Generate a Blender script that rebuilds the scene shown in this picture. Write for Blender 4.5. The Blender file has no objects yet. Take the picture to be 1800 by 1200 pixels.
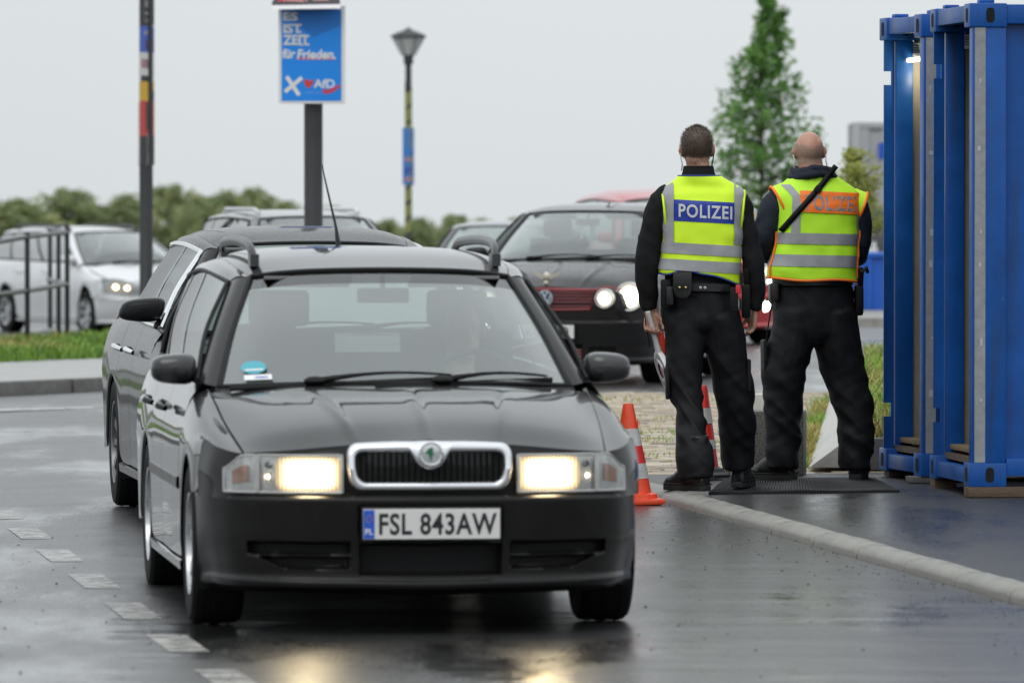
import bpy, bmesh, math, random
import numpy as np
from mathutils import Vector, Matrix, noise
random.seed(7)
SC = bpy.context.scene
COL = SC.collection
PI = math.pi
R = math.radians
# ------------------------------------------------------------------ camera
HC, FPX, HY = 1.65, 12000.0, 350.0          # eye height, focal length in photo pixels, horizon row
cd = bpy.data.cameras.new('camera')
cam = bpy.data.objects.new('camera', cd)
COL.objects.link(cam)
cam.location = (0, 0, HC)
cam.rotation_euler = (R(90) - math.atan(250 / FPX), 0, 0)
cd.sensor_width = 36
cd.lens = FPX / 1800 * 36
cd.clip_start = 0.5
cd.clip_end = 6000
cd.dof.use_dof = True
cd.dof.focus_distance = 35.9
cd.dof.aperture_fstop = 5.6
SC.camera = cam
# ------------------------------------------------------------------ sky and sun (overcast, wet day)
W = bpy.data.worlds.new('World')
SC.world = W
W.use_nodes = True
nt = W.node_tree
nt.nodes.clear()
N = nt.nodes.new
out = N('ShaderNodeOutputWorld')
sky = N('ShaderNodeTexSky')
sky.sky_type = 'NISHITA'
sky.sun_disc = False
sky.sun_elevation = R(52)
sky.sun_rotation = R(200)
bg1 = N('ShaderNodeBackground')
bg1.inputs['Strength'].default_value = 0.08
nt.links.new(sky.outputs[0], bg1.inputs[0])
tc = N('ShaderNodeTexCoord')
sep = N('ShaderNodeSeparateXYZ')
nt.links.new(tc.outputs['Generated'], sep.inputs[0])
ramp = N('ShaderNodeMapRange')
ramp.inputs['From Min'].default_value = 0.0
ramp.inputs['From Max'].default_value = 1.0
ramp.inputs['To Min'].default_value = 1.04
ramp.inputs['To Max'].default_value = 2.0
nt.links.new(sep.outputs['Z'], ramp.inputs['Value'])
cn = N('ShaderNodeTexNoise')
cn.inputs['Scale'].default_value = 3.0
cn.inputs['Detail'].default_value = 4
nt.links.new(tc.outputs['Generated'], cn.inputs['Vector'])
cm = N('ShaderNodeMapRange')
cm.inputs['To Min'].default_value = 0.9
cm.inputs['To Max'].default_value = 1.1
nt.links.new(cn.outputs['Fac'], cm.inputs['Value'])
mul = N('ShaderNodeMath'); mul.operation = 'MULTIPLY'
nt.links.new(ramp.outputs[0], mul.inputs[0]); nt.links.new(cm.outputs[0], mul.inputs[1])
bg2 = N('ShaderNodeBackground')
bg2.inputs['Color'].default_value = (0.618, 0.650, 0.672, 1)
nt.links.new(mul.outputs[0], bg2.inputs['Strength'])
mixs = N('ShaderNodeMixShader')
mixs.inputs[0].default_value = 0.95
nt.links.new(bg1.outputs[0], mixs.inputs[1]); nt.links.new(bg2.outputs[0], mixs.inputs[2])
nt.links.new(mixs.outputs[0], out.inputs[0])
sl = bpy.data.lights.new('sun', 'SUN')
sl.energy = 0.7
sl.angle = R(40)
sl.color = (1, 0.97, 0.93)
sun = bpy.data.objects.new('sun', sl)
COL.objects.link(sun)
sun.rotation_euler = (R(38), 0, R(-20))
vs = SC.view_settings
vs.view_transform = 'Standard'
vs.look = 'None'
vs.exposure = 0.16
vs.gamma = 1.0
try: vs.use_curve_mapping = False
except Exception: pass
SC.cycles.max_bounces = 8
SC.cycles.transparent_max_bounces = 16
SC.cycles.caustics_reflective = False
SC.cycles.caustics_refractive = False
SC.cycles.sample_clamp_indirect = 8.0
try:
    SC.cycles.use_denoising = True
except Exception: pass

# ------------------------------------------------------------------ helpers
def P(px, py, d):
    """world point seen at photo pixel (px, py) at distance d"""
    return Vector(((px - 900) * d / FPX, d, HC - (py - HY) * d / FPX))

def sstep(t):
    t = max(0.0, min(1.0, t)); return t * t * (3 - 2 * t)

def GZ(x, y):
    """the lie of the road"""
    r = float(np.interp(y, [27, 36, 58], [0, .065, .085]))
    l = float(np.interp(y, [27, 40, 58, 78, 94], [0, .02, .03, .0, -.20]))
    t = sstep((x + 4) / 3)
    return l + (r - l) * t

def tag(o, label=None, cat=None, group=None, kind=None):
    if label: o['label'] = label
    if cat: o['category'] = cat
    if group: o['group'] = group
    if kind: o['kind'] = kind
    return o

def thing(name, loc, rz, label, cat, group=None):
    o = bpy.data.objects.new(name, None)
    o.empty_display_size = 0.1
    COL.objects.link(o)
    o.location = loc
    o.rotation_euler = (0, 0, rz)
    return tag(o, label, cat, group)

def link(name, me, parent=None, loc=None):
    o = bpy.data.objects.new(name, me)
    COL.objects.link(o)
    if parent is not None: o.parent = parent
    if loc is not None: o.location = loc
    return o

def copy_tree(o, parent=None):
    c = o.copy(); COL.objects.link(c); c.parent = parent
    for ch in list(o.children): copy_tree(ch, c)
    return c

class MB:
    """collects raw geometry, builds one mesh object"""
    def __init__(s): s.v = []; s.f = []; s.m = []
    def add(s, V, Fc, mi=0):
        b = len(s.v)
        s.v.extend([tuple(float(c) for c in p) for p in V])
        s.f.extend([tuple(int(i) + b for i in q) for q in Fc])
        s.m.extend([mi] * len(Fc)); return s
    def grid(s, G, mi=0, flip=False, closed=False):
        nv, nu = G.shape[:2]
        F_ = []
        for j in range(nv - 1):
            for i in range(nu if closed else nu - 1):
                i2 = (i + 1) % nu
                q = (j * nu + i, j * nu + i2, (j + 1) * nu + i2, (j + 1) * nu + i)
                F_.append(q[::-1] if flip else q)
        mis = mi
        b = len(s.v)
        s.v.extend([tuple(map(float, p)) for p in G.reshape(-1, 3)])
        s.f.extend([tuple(i + b for i in q) for q in F_])
        if callable(mi):
            fl = G.reshape(-1, 3)
            s.m.extend([mi(fl[list(q)].mean(axis=0)) for q in F_])
        else: s.m.extend([mi] * len(F_))
        return s
    def box(s, c, size, mi=0, M=None):
        x, y, z = [k / 2 for k in size]
        V = [Vector((a * x, b * y, d * z)) for d in (-1, 1) for b in (-1, 1) for a in (-1, 1)]
        if M is not None: V = [M @ v for v in V]
        V = [v + Vector(c) for v in V]
        return s.add(V, [(0, 2, 3, 1), (4, 5, 7, 6), (0, 1, 5, 4), (2, 6, 7, 3), (0, 4, 6, 2), (1, 3, 7, 5)], mi)
    def tube(s, pts, rad, n=8, mi=0, cap=True):
        pts = [Vector(p) for p in pts]
        k = len(pts)
        rad = [rad] * k if not hasattr(rad, '__len__') else rad
        t0 = (pts[1] - pts[0]).normalized()
        up = Vector((0, 0, 1)) if abs(t0.z) < .9 else Vector((1, 0, 0))
        a = t0.cross(up).normalized()
        V = []
        for i in range(k):
            t = (pts[min(i + 1, k - 1)] - pts[max(i - 1, 0)]).normalized()
            a = (a - t * a.dot(t)).normalized()
            b = t.cross(a)
            r = rad[i]
            r1, r2 = r if hasattr(r, '__len__') else (r, r)
            for j in range(n):
                w = 2 * PI * j / n
                V.append(pts[i] + a * math.cos(w) * r1 + b * math.sin(w) * r2)
        F_ = [(i * n + j, i * n + (j + 1) % n, (i + 1) * n + (j + 1) % n, (i + 1) * n + j) for i in range(k - 1) for j in range(n)]
        if cap:
            F_.append(tuple(range(n))[::-1]); F_.append(tuple((k - 1) * n + j for j in range(n)))
        return s.add(V, F_, mi)
    def lathe(s, prof, n=24, axis='z', c=(0, 0, 0), mi=0, capb=True):
        V = []
        for (r, h) in prof:
            for j in range(n):
                w = 2 * PI * j / n
                a, b = r * math.cos(w), r * math.sin(w)
                V.append({'z': (a, b, h), 'x': (h, a, b), 'y': (b, h, a)}[axis])
        V = [Vector(v) + Vector(c) for v in V]
        k = len(prof)
        F_ = [(i * n + j, i * n + (j + 1) % n, (i + 1) * n + (j + 1) % n, (i + 1) * n + j) for i in range(k - 1) for j in range(n)]
        if capb:
            if prof[0][0] > 1e-6: F_.append(tuple(range(n))[::-1])
            if prof[-1][0] > 1e-6: F_.append(tuple((k - 1) * n + j for j in range(n)))
        return s.add(V, F_, mi)
    def sphere(s, c, r, n=12, m=8, mi=0, M=None):
        rx, ry, rz = r if hasattr(r, '__len__') else (r, r, r)
        G = np.zeros((m + 1, n, 3))
        for j in range(m + 1):
            t = PI * j / m - PI / 2
            for i in range(n):
                w = 2 * PI * i / n
                v = Vector((rx * math.cos(t) * math.cos(w), ry * math.cos(t) * math.sin(w), rz * math.sin(t)))
                if M is not None: v = M @ v
                G[j, i] = v + Vector(c)
        return s.grid(G, mi, closed=True)
    def poly(s, pts, mi=0): return s.add(pts, [tuple(range(len(pts)))], mi)
    def prism(s, pts, d, mi=0):
        """polygon extruded by the vector d"""
        n = len(pts); d = Vector(d)
        V = [Vector(p) for p in pts] + [Vector(p) + d for p in pts]
        F_ = [tuple(range(n))[::-1], tuple(range(n, 2 * n))] + [(i, (i + 1) % n, n + (i + 1) % n, n + i) for i in range(n)]
        return s.add(V, F_, mi)
    def mesh(s, name, mats, smooth=True, sharp=35):
        me = bpy.data.meshes.new(name)
        me.from_pydata(s.v, [], s.f)
        for m in (mats if isinstance(mats, (list, tuple)) else [mats]): me.materials.append(m)
        if any(s.m): me.polygons.foreach_set('material_index', s.m)
        me.validate()
        if smooth:
            me.polygons.foreach_set('use_smooth', [True] * len(me.polygons))
            if sharp: me.set_sharp_from_angle(angle=R(sharp))
        me.update(); return me
    def build(s, name, mats, parent=None, loc=None, smooth=True, sharp=35, bevel=0, seg=2, fixn=False):
        me = s.mesh(name, mats, smooth and not bevel, sharp)
        if fixn or bevel:
            bm = bmesh.new(); bm.from_mesh(me); bmesh.ops.recalc_face_normals(bm, faces=bm.faces)
            if bevel:
                bmesh.ops.bevel(bm, geom=[e for e in bm.edges if len(e.link_faces) == 2 and e.calc_face_angle(0) > .4], offset=bevel, segments=seg, affect='EDGES', profile=.6)
            bm.to_mesh(me); bm.free()
            if smooth:
                me.polygons.foreach_set('use_smooth', [True] * len(me.polygons)); me.set_sharp_from_angle(angle=R(sharp))
        return link(name, me, parent, loc)

def crs(pts, n):
    """Catmull-Rom resampling of a polyline by arc length"""
    p = np.array([tuple(q) for q in pts], float)
    if len(p) == 2:
        t = np.linspace(0, 1, n)[:, None]; return p[0] * (1 - t) + p[1] * t
    d = np.r_[0, np.cumsum(np.linalg.norm(np.diff(p, axis=0), axis=1))]
    u = np.linspace(0, d[-1], n)
    k = np.clip(np.searchsorted(d, u, side='right') - 1, 0, len(p) - 2)
    h = (d[k + 1] - d[k])
    t = ((u - d[k]) / h)[:, None]
    m = np.zeros_like(p)
    m[1:-1] = (p[2:] - p[:-2]) / (d[2:] - d[:-2])[:, None]
    m[0] = (p[1] - p[0]) / (d[1] - d[0]); m[-1] = (p[-1] - p[-2]) / (d[-1] - d[-2])
    h = h[:, None]
    return (2*t**3 - 3*t**2 + 1)*p[k] + (t**3 - 2*t**2 + t)*h*m[k] + (-2*t**3 + 3*t**2)*p[k+1] + (t**3 - t**2)*h*m[k+1]

def loft(lines, nu, nv):
    L = np.array([crs(l, nu) for l in lines])
    if len(lines) == 2:
        t = np.linspace(0, 1, nv)[:, None, None]; return L[0] * (1 - t) + L[1] * t
    return np.stack([crs(L[:, i], nv) for i in range(nu)], axis=1)

def remesh(mb, voxel, iters=3, lam=.5):
    """fuse the closed pieces of mb into one continuous smooth surface -> (verts, quads)"""
    me = mb.mesh('tmp', [], smooth=False)
    bm = bmesh.new(); bm.from_mesh(me); bmesh.ops.recalc_face_normals(bm, faces=bm.faces); bm.to_mesh(me); bm.free()
    o = link('tmp', me)
    md = o.modifiers.new('r', 'REMESH'); md.mode = 'VOXEL'; md.voxel_size = voxel; md.adaptivity = 0
    dg = bpy.context.evaluated_depsgraph_get()
    ev = o.evaluated_get(dg); m2 = ev.to_mesh()
    V = np.zeros(len(m2.vertices) * 3); m2.vertices.foreach_get('co', V); V = V.reshape(-1, 3)
    F_ = [tuple(p.vertices) for p in m2.polygons]
    E = np.array([tuple(e.vertices) for e in m2.edges])
    ev.to_mesh_clear()
    bpy.data.objects.remove(o); bpy.data.meshes.remove(me)
    deg = np.bincount(E.ravel(), minlength=len(V))[:, None].clip(1)
    for _ in range(iters):
        S = np.zeros_like(V)
        for c in range(3):
            S[:, c] = np.bincount(E[:, 0], V[E[:, 1], c], len(V)) + np.bincount(E[:, 1], V[E[:, 0], c], len(V))
        V = V + lam * (S / deg - V)
    return V, F_

def vnormals(V, F_):
    Q = np.array([f if len(f) == 4 else (f[0], f[1], f[2], f[2]) for f in F_])
    n = np.cross(V[Q[:, 2]] - V[Q[:, 0]], V[Q[:, 3]] - V[Q[:, 1]])
    A = np.zeros_like(V)
    for k in range(4):
        for c in range(3): A[:, c] += np.bincount(Q[:, k], n[:, c], len(V))
    return A / np.linalg.norm(A, axis=1)[:, None].clip(1e-9)

def wrinkle(V, F_, amp, f=(7, 7, 17), seed=0, shear=0.6):
    n = vnormals(V, F_)
    d = np.array([noise.noise((p[0]*f[0] + seed, p[1]*f[1], p[2]*f[2] + p[0]*f[2]*shear)) + .5*noise.noise((p[0]*f[0]*2.1, p[1]*f[1]*2.1 + seed, p[2]*f[2]*1.7 - p[0]*f[2]*shear)) for p in V])
    # folds: sharp ridges running across the limb, broken up by the slower noise
    e = np.array([1 - 2.6 * abs(noise.noise((p[0]*f[0]*.6 + seed*3, p[1]*f[1]*.6, p[2]*f[2]*.75 + p[0]*f[2]*shear*1.2 + 9))) for p in V])
    d = d * .7 + np.maximum(e, -.4) * .75
    return V + n * (d * amp)[:, None]

def solid(name, V, F_, mats, parent, mi=None, smooth=True):
    me = bpy.data.meshes.new(name)
    me.from_pydata([tuple(v) for v in V], [], F_)
    for m in (mats if isinstance(mats, (list, tuple)) else [mats]): me.materials.append(m)
    if mi is not None: me.polygons.foreach_set('material_index', mi)
    if smooth: me.polygons.foreach_set('use_smooth', [True] * len(me.polygons))
    me.update(); return link(name, me, parent)

def text_geo(s, size=1.0, bold=0.0, ext=0.0, spacing=1.0, align='CENTER', shear=0.0):
    """mesh data of a line of lettering in the xy plane -> (verts, faces)"""
    c = bpy.data.curves.new('t', 'FONT'); c.body = s; c.size = size; c.offset = bold; c.extrude = ext; c.shear = shear
    c.space_character = spacing; c.align_x = align; c.align_y = 'CENTER'; c.resolution_u = 4
    o = bpy.data.objects.new('t', c); COL.objects.link(o)
    dg = bpy.context.evaluated_depsgraph_get()
    m = o.evaluated_get(dg).to_mesh()
    V = np.array([tuple(v.co) for v in m.vertices]); F_ = [tuple(p.vertices) for p in m.polygons]
    o.evaluated_get(dg).to_mesh_clear()
    bpy.data.objects.remove(o); bpy.data.curves.remove(c)
    return V, F_

def fit_text(s, w, h, **k):
    V, F_ = text_geo(s, **k)
    lo, hi = V.min(axis=0), V.max(axis=0)
    V = V - (lo + hi) / 2
    V[:, 0] *= w / (hi[0] - lo[0]); V[:, 1] *= h / (hi[1] - lo[1])
    return V, F_

# ------------------------------------------------------------------ materials
def mat(name, col, rough=.5, metal=0, coat=0, spec=.5, emit=None, es=0, bump=None, var=0, vscale=8, sheen=0, coat_rough=.03, rvar=0, noise_coord='Object', vstretch=None):
    m = bpy.data.materials.new(name); m.use_nodes = True
    t = m.node_tree; b = t.nodes['Principled BSDF']
    b.inputs['Base Color'].default_value = (*col, 1)
    b.inputs['Roughness'].default_value = rough
    b.inputs['Metallic'].default_value = metal
    b.inputs['Coat Weight'].default_value = coat
    b.inputs['Coat Roughness'].default_value = coat_rough
    b.inputs['Specular IOR Level'].default_value = spec
    if sheen: b.inputs['Sheen Weight'].default_value = sheen; b.inputs['Sheen Roughness'].default_value = .5
    if emit: b.inputs['Emission Color'].default_value = (*emit, 1); b.inputs['Emission Strength'].default_value = es
    if bump or var or rvar:
        co = t.nodes.new('ShaderNodeTexCoord'); src = co.outputs[noise_coord]
        if vstretch:
            mp = t.nodes.new('ShaderNodeMapping'); mp.inputs['Scale'].default_value = vstretch
            t.links.new(src, mp.inputs['Vector']); src = mp.outputs[0]
    if var or rvar:
        n = t.nodes.new('ShaderNodeTexNoise'); n.inputs['Scale'].default_value = vscale; n.inputs['Detail'].default_value = 6
        n.inputs['Roughness'].default_value = .65
        t.links.new(src, n.inputs['Vector'])
        if var:
            mr = t.nodes.new('ShaderNodeMapRange'); mr.inputs['From Min'].default_value = .3; mr.inputs['From Max'].default_value = .7
            mr.inputs['To Min'].default_value = 1 - var; mr.inputs['To Max'].default_value = 1 + var
            t.links.new(n.outputs['Fac'], mr.inputs['Value'])
            mx = t.nodes.new('ShaderNodeVectorMath'); mx.operation = 'SCALE'; mx.inputs[0].default_value = col
            t.links.new(mr.outputs[0], mx.inputs['Scale']); t.links.new(mx.outputs[0], b.inputs['Base Color'])
        if rvar:
            mr = t.nodes.new('ShaderNodeMapRange'); mr.inputs['From Min'].default_value = .3; mr.inputs['From Max'].default_value = .7
            mr.inputs['To Min'].default_value = max(0, rough - rvar); mr.inputs['To Max'].default_value = min(1, rough + rvar)
            t.links.new(n.outputs['Fac'], mr.inputs['Value']); t.links.new(mr.outputs[0], b.inputs['Roughness'])
    if bump:
        sc, st = bump
        n2 = t.nodes.new('ShaderNodeTexNoise'); n2.inputs['Scale'].default_value = sc; n2.inputs['Detail'].default_value = 3
        t.links.new(src, n2.inputs['Vector'])
        bp = t.nodes.new('ShaderNodeBump'); bp.inputs['Strength'].default_value = st; bp.inputs['Distance'].default_value = .01
        t.links.new(n2.outputs['Fac'], bp.inputs['Height']); t.links.new(bp.outputs[0], b.inputs['Normal'])
    return m

def glass(name, tint=(.8, .9, .87), ior=1.5, boost=1.0, rough=0.0, drops=0, film=0):
    m = bpy.data.materials.new(name); m.use_nodes = True
    t = m.node_tree; t.nodes.clear(); N = t.nodes.new
    o = N('ShaderNodeOutputMaterial'); mx = N('ShaderNodeMixShader'); tr = N('ShaderNodeBsdfTransparent'); gl = N('ShaderNodeBsdfGlossy')
    tr.inputs[0].default_value = (*tint, 1); gl.inputs['Roughness'].default_value = rough
    fr = N('ShaderNodeFresnel'); fr.inputs[0].default_value = ior
    mu = N('ShaderNodeMath'); mu.operation = 'MULTIPLY'; mu.inputs[1].default_value = boost; mu.use_clamp = True
    t.links.new(fr.outputs[0], mu.inputs[0]); t.links.new(mu.outputs[0], mx.inputs[0])
    t.links.new(tr.outputs[0], mx.inputs[1]); t.links.new(gl.outputs[0], mx.inputs[2])
    if drops:
        co = N('ShaderNodeTexCoord'); v = N('ShaderNodeTexVoronoi'); v.inputs['Scale'].default_value = drops
        t.links.new(co.outputs['Object'], v.inputs['Vector'])
        r = N('ShaderNodeMapRange'); r.inputs['From Min'].default_value = .0; r.inputs['From Max'].default_value = .35; r.inputs['To Min'].default_value = 1; r.inputs['To Max'].default_value = 0
        t.links.new(v.outputs['Distance'], r.inputs['Value'])
        bp = N('ShaderNodeBump'); bp.inputs['Strength'].default_value = .6; bp.inputs['Distance'].default_value = .004
        t.links.new(r.outputs[0], bp.inputs['Height']); t.links.new(bp.outputs[0], gl.inputs['Normal']); t.links.new(bp.outputs[0], fr.inputs['Normal'])
    if film:                               # film of rain and dust, tinted teal to lift the glass like reflected sky
        df = N('ShaderNodeBsdfDiffuse'); df.inputs[0].default_value = (.62, .74, .71, 1)
        m2 = N('ShaderNodeMixShader'); m2.inputs[0].default_value = film
        t.links.new(mx.outputs[0], m2.inputs[1]); t.links.new(df.outputs[0], m2.inputs[2]); t.links.new(m2.outputs[0], o.inputs[0]); return m
    t.links.new(mx.outputs[0], o.inputs[0]); return m

def glow(name, c0, c1, s):
    """a lamp reflector: brightest at its middle, warmer and weaker towards the rim (attribute glow)"""
    m = bpy.data.materials.new(name); m.use_nodes = True
    t = m.node_tree; t.nodes.clear(); N = t.nodes.new
    o = N('ShaderNodeOutputMaterial'); e = N('ShaderNodeEmission'); a = N('ShaderNodeAttribute'); a.attribute_name = 'glow'
    r = N('ShaderNodeMixRGB'); r.inputs[1].default_value = (*c1, 1); r.inputs[2].default_value = (*c0, 1); t.links.new(a.outputs['Fac'], r.inputs[0])
    co = N('ShaderNodeTexCoord'); w = N('ShaderNodeTexWave'); w.bands_direction = 'X'; w.inputs['Scale'].default_value = 22; w.inputs['Distortion'].default_value = 1.5
    t.links.new(co.outputs['Object'], w.inputs['Vector'])
    mr = N('ShaderNodeMapRange'); mr.inputs['To Min'].default_value = .5; mr.inputs['To Max'].default_value = 1.3; t.links.new(w.outputs['Fac'], mr.inputs['Value'])
    p = N('ShaderNodeMath'); p.operation = 'POWER'; p.inputs[1].default_value = 3.0; t.links.new(a.outputs['Fac'], p.inputs[0])
    q = N('ShaderNodeMath'); q.operation = 'MULTIPLY_ADD'; q.inputs[1].default_value = s; q.inputs[2].default_value = .35; t.links.new(p.outputs[0], q.inputs[0])
    z = N('ShaderNodeMath'); z.operation = 'MULTIPLY'; t.links.new(q.outputs[0], z.inputs[0]); t.links.new(mr.outputs[0], z.inputs[1])
    t.links.new(r.outputs[0], e.inputs[0]); t.links.new(z.outputs[0], e.inputs[1]); t.links.new(e.outputs[0], o.inputs[0]); return m

def set_glow(o, vals):
    at = o.data.attributes.new('glow', 'FLOAT', 'POINT'); at.data.foreach_set('value', [float(v) for v in vals]); return o

def emis(name, col, s):
    m = bpy.data.materials.new(name); m.use_nodes = True
    t = m.node_tree; t.nodes.clear()
    o = t.nodes.new('ShaderNodeOutputMaterial'); e = t.nodes.new('ShaderNodeEmission')
    e.inputs[0].default_value = (*col, 1); e.inputs[1].default_value = s
    t.links.new(e.outputs[0], o.inputs[0]); return m

BLACK = mat('black_plastic', (.008, .008, .0085), .5, spec=.2, bump=(300, .15))
BLACKGLOSS = mat('gloss_black', (.008, .008, .009), .15)
RUBBER = mat('tyre_rubber', (.008, .008, .008), .75, spec=.2, bump=(60, .3))
CHROME = mat('chrome', (.72, .73, .74), .12, 1)
SILVER = mat('silver_alloy', (.5, .51, .52), .28, 1, rvar=.1, vscale=20)
WHITE = mat('white_print', (.78, .78, .78), .5)
PLATEW = mat('plate_white', (.72, .72, .70), .4)
REDP = mat('red_print', (.62, .03, .035), .5)
BLUEP = mat('blue_print', (.02, .10, .55), .45)
YELP = mat('yellow_print', (.75, .45, .02), .5)
INK = mat('black_ink', (.01, .01, .012), .5)
DARKIN = mat('cabin_trim', (.018, .018, .019), .85)
SEAT = mat('seat_cloth', (.03, .031, .033), .95, bump=(120, .3))
# ------------------------------------------------------------------ ground, road, kerbs
def asphalt(name, base, r0, r1, wet_scale, bump_st, speck=.5, stretch=(1, .25, 1), bump_scale=90, film=.8, wave=.02, spec=.7):
    m = bpy.data.materials.new(name); m.use_nodes = True
    t = m.node_tree; b = t.nodes['Principled BSDF']; N = t.nodes.new; L = t.links.new
    co = N('ShaderNodeTexCoord'); mp = N('ShaderNodeMapping'); mp.inputs['Scale'].default_value = stretch
    L(co.outputs['Object'], mp.inputs['Vector'])
    n = N('ShaderNodeTexNoise'); n.inputs['Scale'].default_value = wet_scale; n.inputs['Detail'].default_value = 7; n.inputs['Roughness'].default_value = .62
    L(mp.outputs[0], n.inputs['Vector'])
    mr = N('ShaderNodeMapRange'); mr.interpolation_type = 'SMOOTHSTEP'
    mr.inputs['From Min'].default_value = .33; mr.inputs['From Max'].default_value = .50
    mr.inputs['To Min'].default_value = r0; mr.inputs['To Max'].default_value = r1
    L(n.outputs['Fac'], mr.inputs['Value'])
    g = N('ShaderNodeTexNoise'); g.inputs['Scale'].default_value = bump_scale; g.inputs['Detail'].default_value = 4; g.inputs['Roughness'].default_value = .7
    L(co.outputs['Object'], g.inputs['Vector'])
    gr = N('ShaderNodeMapRange'); gr.inputs['From Min'].default_value = .35; gr.inputs['From Max'].default_value = .65; gr.inputs['To Min'].default_value = -.09; gr.inputs['To Max'].default_value = .12; L(g.outputs['Fac'], gr.inputs['Value'])
    ga = N('ShaderNodeMath'); ga.operation = 'ADD'; ga.use_clamp = True; L(mr.outputs[0], ga.inputs[0]); L(gr.outputs[0], ga.inputs[1]); L(ga.outputs[0], b.inputs['Roughness'])
    cr = N('ShaderNodeMapRange'); cr.inputs['From Min'].default_value = .3; cr.inputs['From Max'].default_value = .72
    cr.inputs['To Min'].default_value = 1 - speck; cr.inputs['To Max'].default_value = 1 + speck
    L(g.outputs['Fac'], cr.inputs['Value'])
    g2 = N('ShaderNodeTexNoise'); g2.inputs['Scale'].default_value = .6; g2.inputs['Detail'].default_value = 6
    L(co.outputs['Object'], g2.inputs['Vector'])
    c2 = N('ShaderNodeMapRange'); c2.inputs['To Min'].default_value = .65; c2.inputs['To Max'].default_value = 1.35
    L(g2.outputs['Fac'], c2.inputs['Value'])
    mu = N('ShaderNodeMath'); mu.operation = 'MULTIPLY'; L(cr.outputs[0], mu.inputs[0]); L(c2.outputs[0], mu.inputs[1])
    sc = N('ShaderNodeVectorMath'); sc.operation = 'SCALE'; sc.inputs[0].default_value = base
    L(mu.outputs[0], sc.inputs['Scale']); L(sc.outputs[0], b.inputs['Base Color'])
    # grain plus slow undulation; the film of water evens the grain out where the roughness is low
    w = N('ShaderNodeTexNoise'); w.inputs['Scale'].default_value = 1.0; w.inputs['Detail'].default_value = 4
    wm = N('ShaderNodeMapping'); wm.inputs['Scale'].default_value = (.8, 1.7, 1); L(co.outputs['Object'], wm.inputs['Vector']); L(wm.outputs[0], w.inputs['Vector'])
    b1 = N('ShaderNodeBump'); b1.inputs['Strength'].default_value = bump_st; b1.inputs['Distance'].default_value = .003
    L(g.outputs['Fac'], b1.inputs['Height'])
    b2 = N('ShaderNodeBump'); b2.inputs['Strength'].default_value = 1.0; b2.inputs['Distance'].default_value = wave
    L(w.outputs['Fac'], b2.inputs['Height']); L(b1.outputs[0], b2.inputs['Normal'])
    L(b2.outputs[0], b.inputs['Normal'])
    b.inputs['IOR'].default_value = 1.5; b.inputs['Specular IOR Level'].default_value = spec
    cw = N('ShaderNodeMapRange'); cw.inputs['From Min'].default_value = .36; cw.inputs['From Max'].default_value = .52; cw.inputs['To Min'].default_value = film; cw.inputs['To Max'].default_value = film * .08
    L(n.outputs['Fac'], cw.inputs['Value']); L(cw.outputs[0], b.inputs['Coat Weight']); b.inputs['Coat Roughness'].default_value = .17
    L(b2.outputs[0], b.inputs['Coat Normal'])
    return m

ROADM = asphalt('wet_asphalt', (.022, .022, .0225), .07, .33, .7, .26, film=.4, wave=.045, speck=.85, bump_scale=70, spec=1.0)
PAVM = asphalt('wet_dark_asphalt', (.020, .0205, .022), .22, .48, .9, .6, speck=.8, bump_scale=55, film=.35, wave=.012)
CONC = mat('kerb_concrete', (.235, .228, .205), .5, var=.30, vscale=14, bump=(120, .3), rvar=.15)
CONCD = mat('dark_concrete', (.12, .118, .11), .7, var=.3, vscale=9, bump=(90, .4))
SLABM = mat('pale_concrete', (.46, .455, .43), .7, var=.14, vscale=12, bump=(100, .3))
PAVL = mat('wet_paving', (.30, .30, .29), .38, var=.12, vscale=3, bump=(60, .2), rvar=.15)
FIELD = mat('field_soil', (.06, .075, .03), .95, var=.4, vscale=.3)
LINEM = mat('worn_road_paint', (.36, .355, .33), .30, var=.6, vscale=7, rvar=.12, bump=(60, .5))
GRASSM = [mat('grass_green', (.18, .32, .035), .6), mat('grass_straw', (.34, .30, .09), .7), mat('grass_dark', (.08, .17, .025), .6)]

t_ = LINEM.node_tree; b_ = t_.nodes['Principled BSDF']; o_ = [n for n in t_.nodes if n.type == 'OUTPUT_MATERIAL'][0]
n_ = t_.nodes.new('ShaderNodeTexNoise'); n_.inputs['Scale'].default_value = 11; n_.inputs['Detail'].default_value = 8; n_.inputs['Roughness'].default_value = .75
c_ = t_.nodes.new('ShaderNodeTexCoord'); t_.links.new(c_.outputs['Object'], n_.inputs['Vector'])
r_ = t_.nodes.new('ShaderNodeMapRange'); r_.inputs['From Min'].default_value = .40; r_.inputs['From Max'].default_value = .56; r_.inputs['To Min'].default_value = .5; r_.inputs['To Max'].default_value = .95
t_.links.new(n_.outputs['Fac'], r_.inputs['Value'])
x_ = t_.nodes.new('ShaderNodeMixShader'); tr_ = t_.nodes.new('ShaderNodeBsdfTransparent')
t_.links.new(r_.outputs[0], x_.inputs[0]); t_.links.new(tr_.outputs[0], x_.inputs[1]); t_.links.new(b_.outputs[0], x_.inputs[2]); t_.links.new(x_.outputs[0], o_.inputs[0])

def sheet(name, xs, ys, zf, m, kind='structure', sub=None):
    G = np.array([[(x, y, zf(x, y)) for x in xs] for y in ys])
    mb = MB().grid(G)
    o = mb.build(name, m, sharp=0)
    return tag(o, kind=kind)

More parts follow.
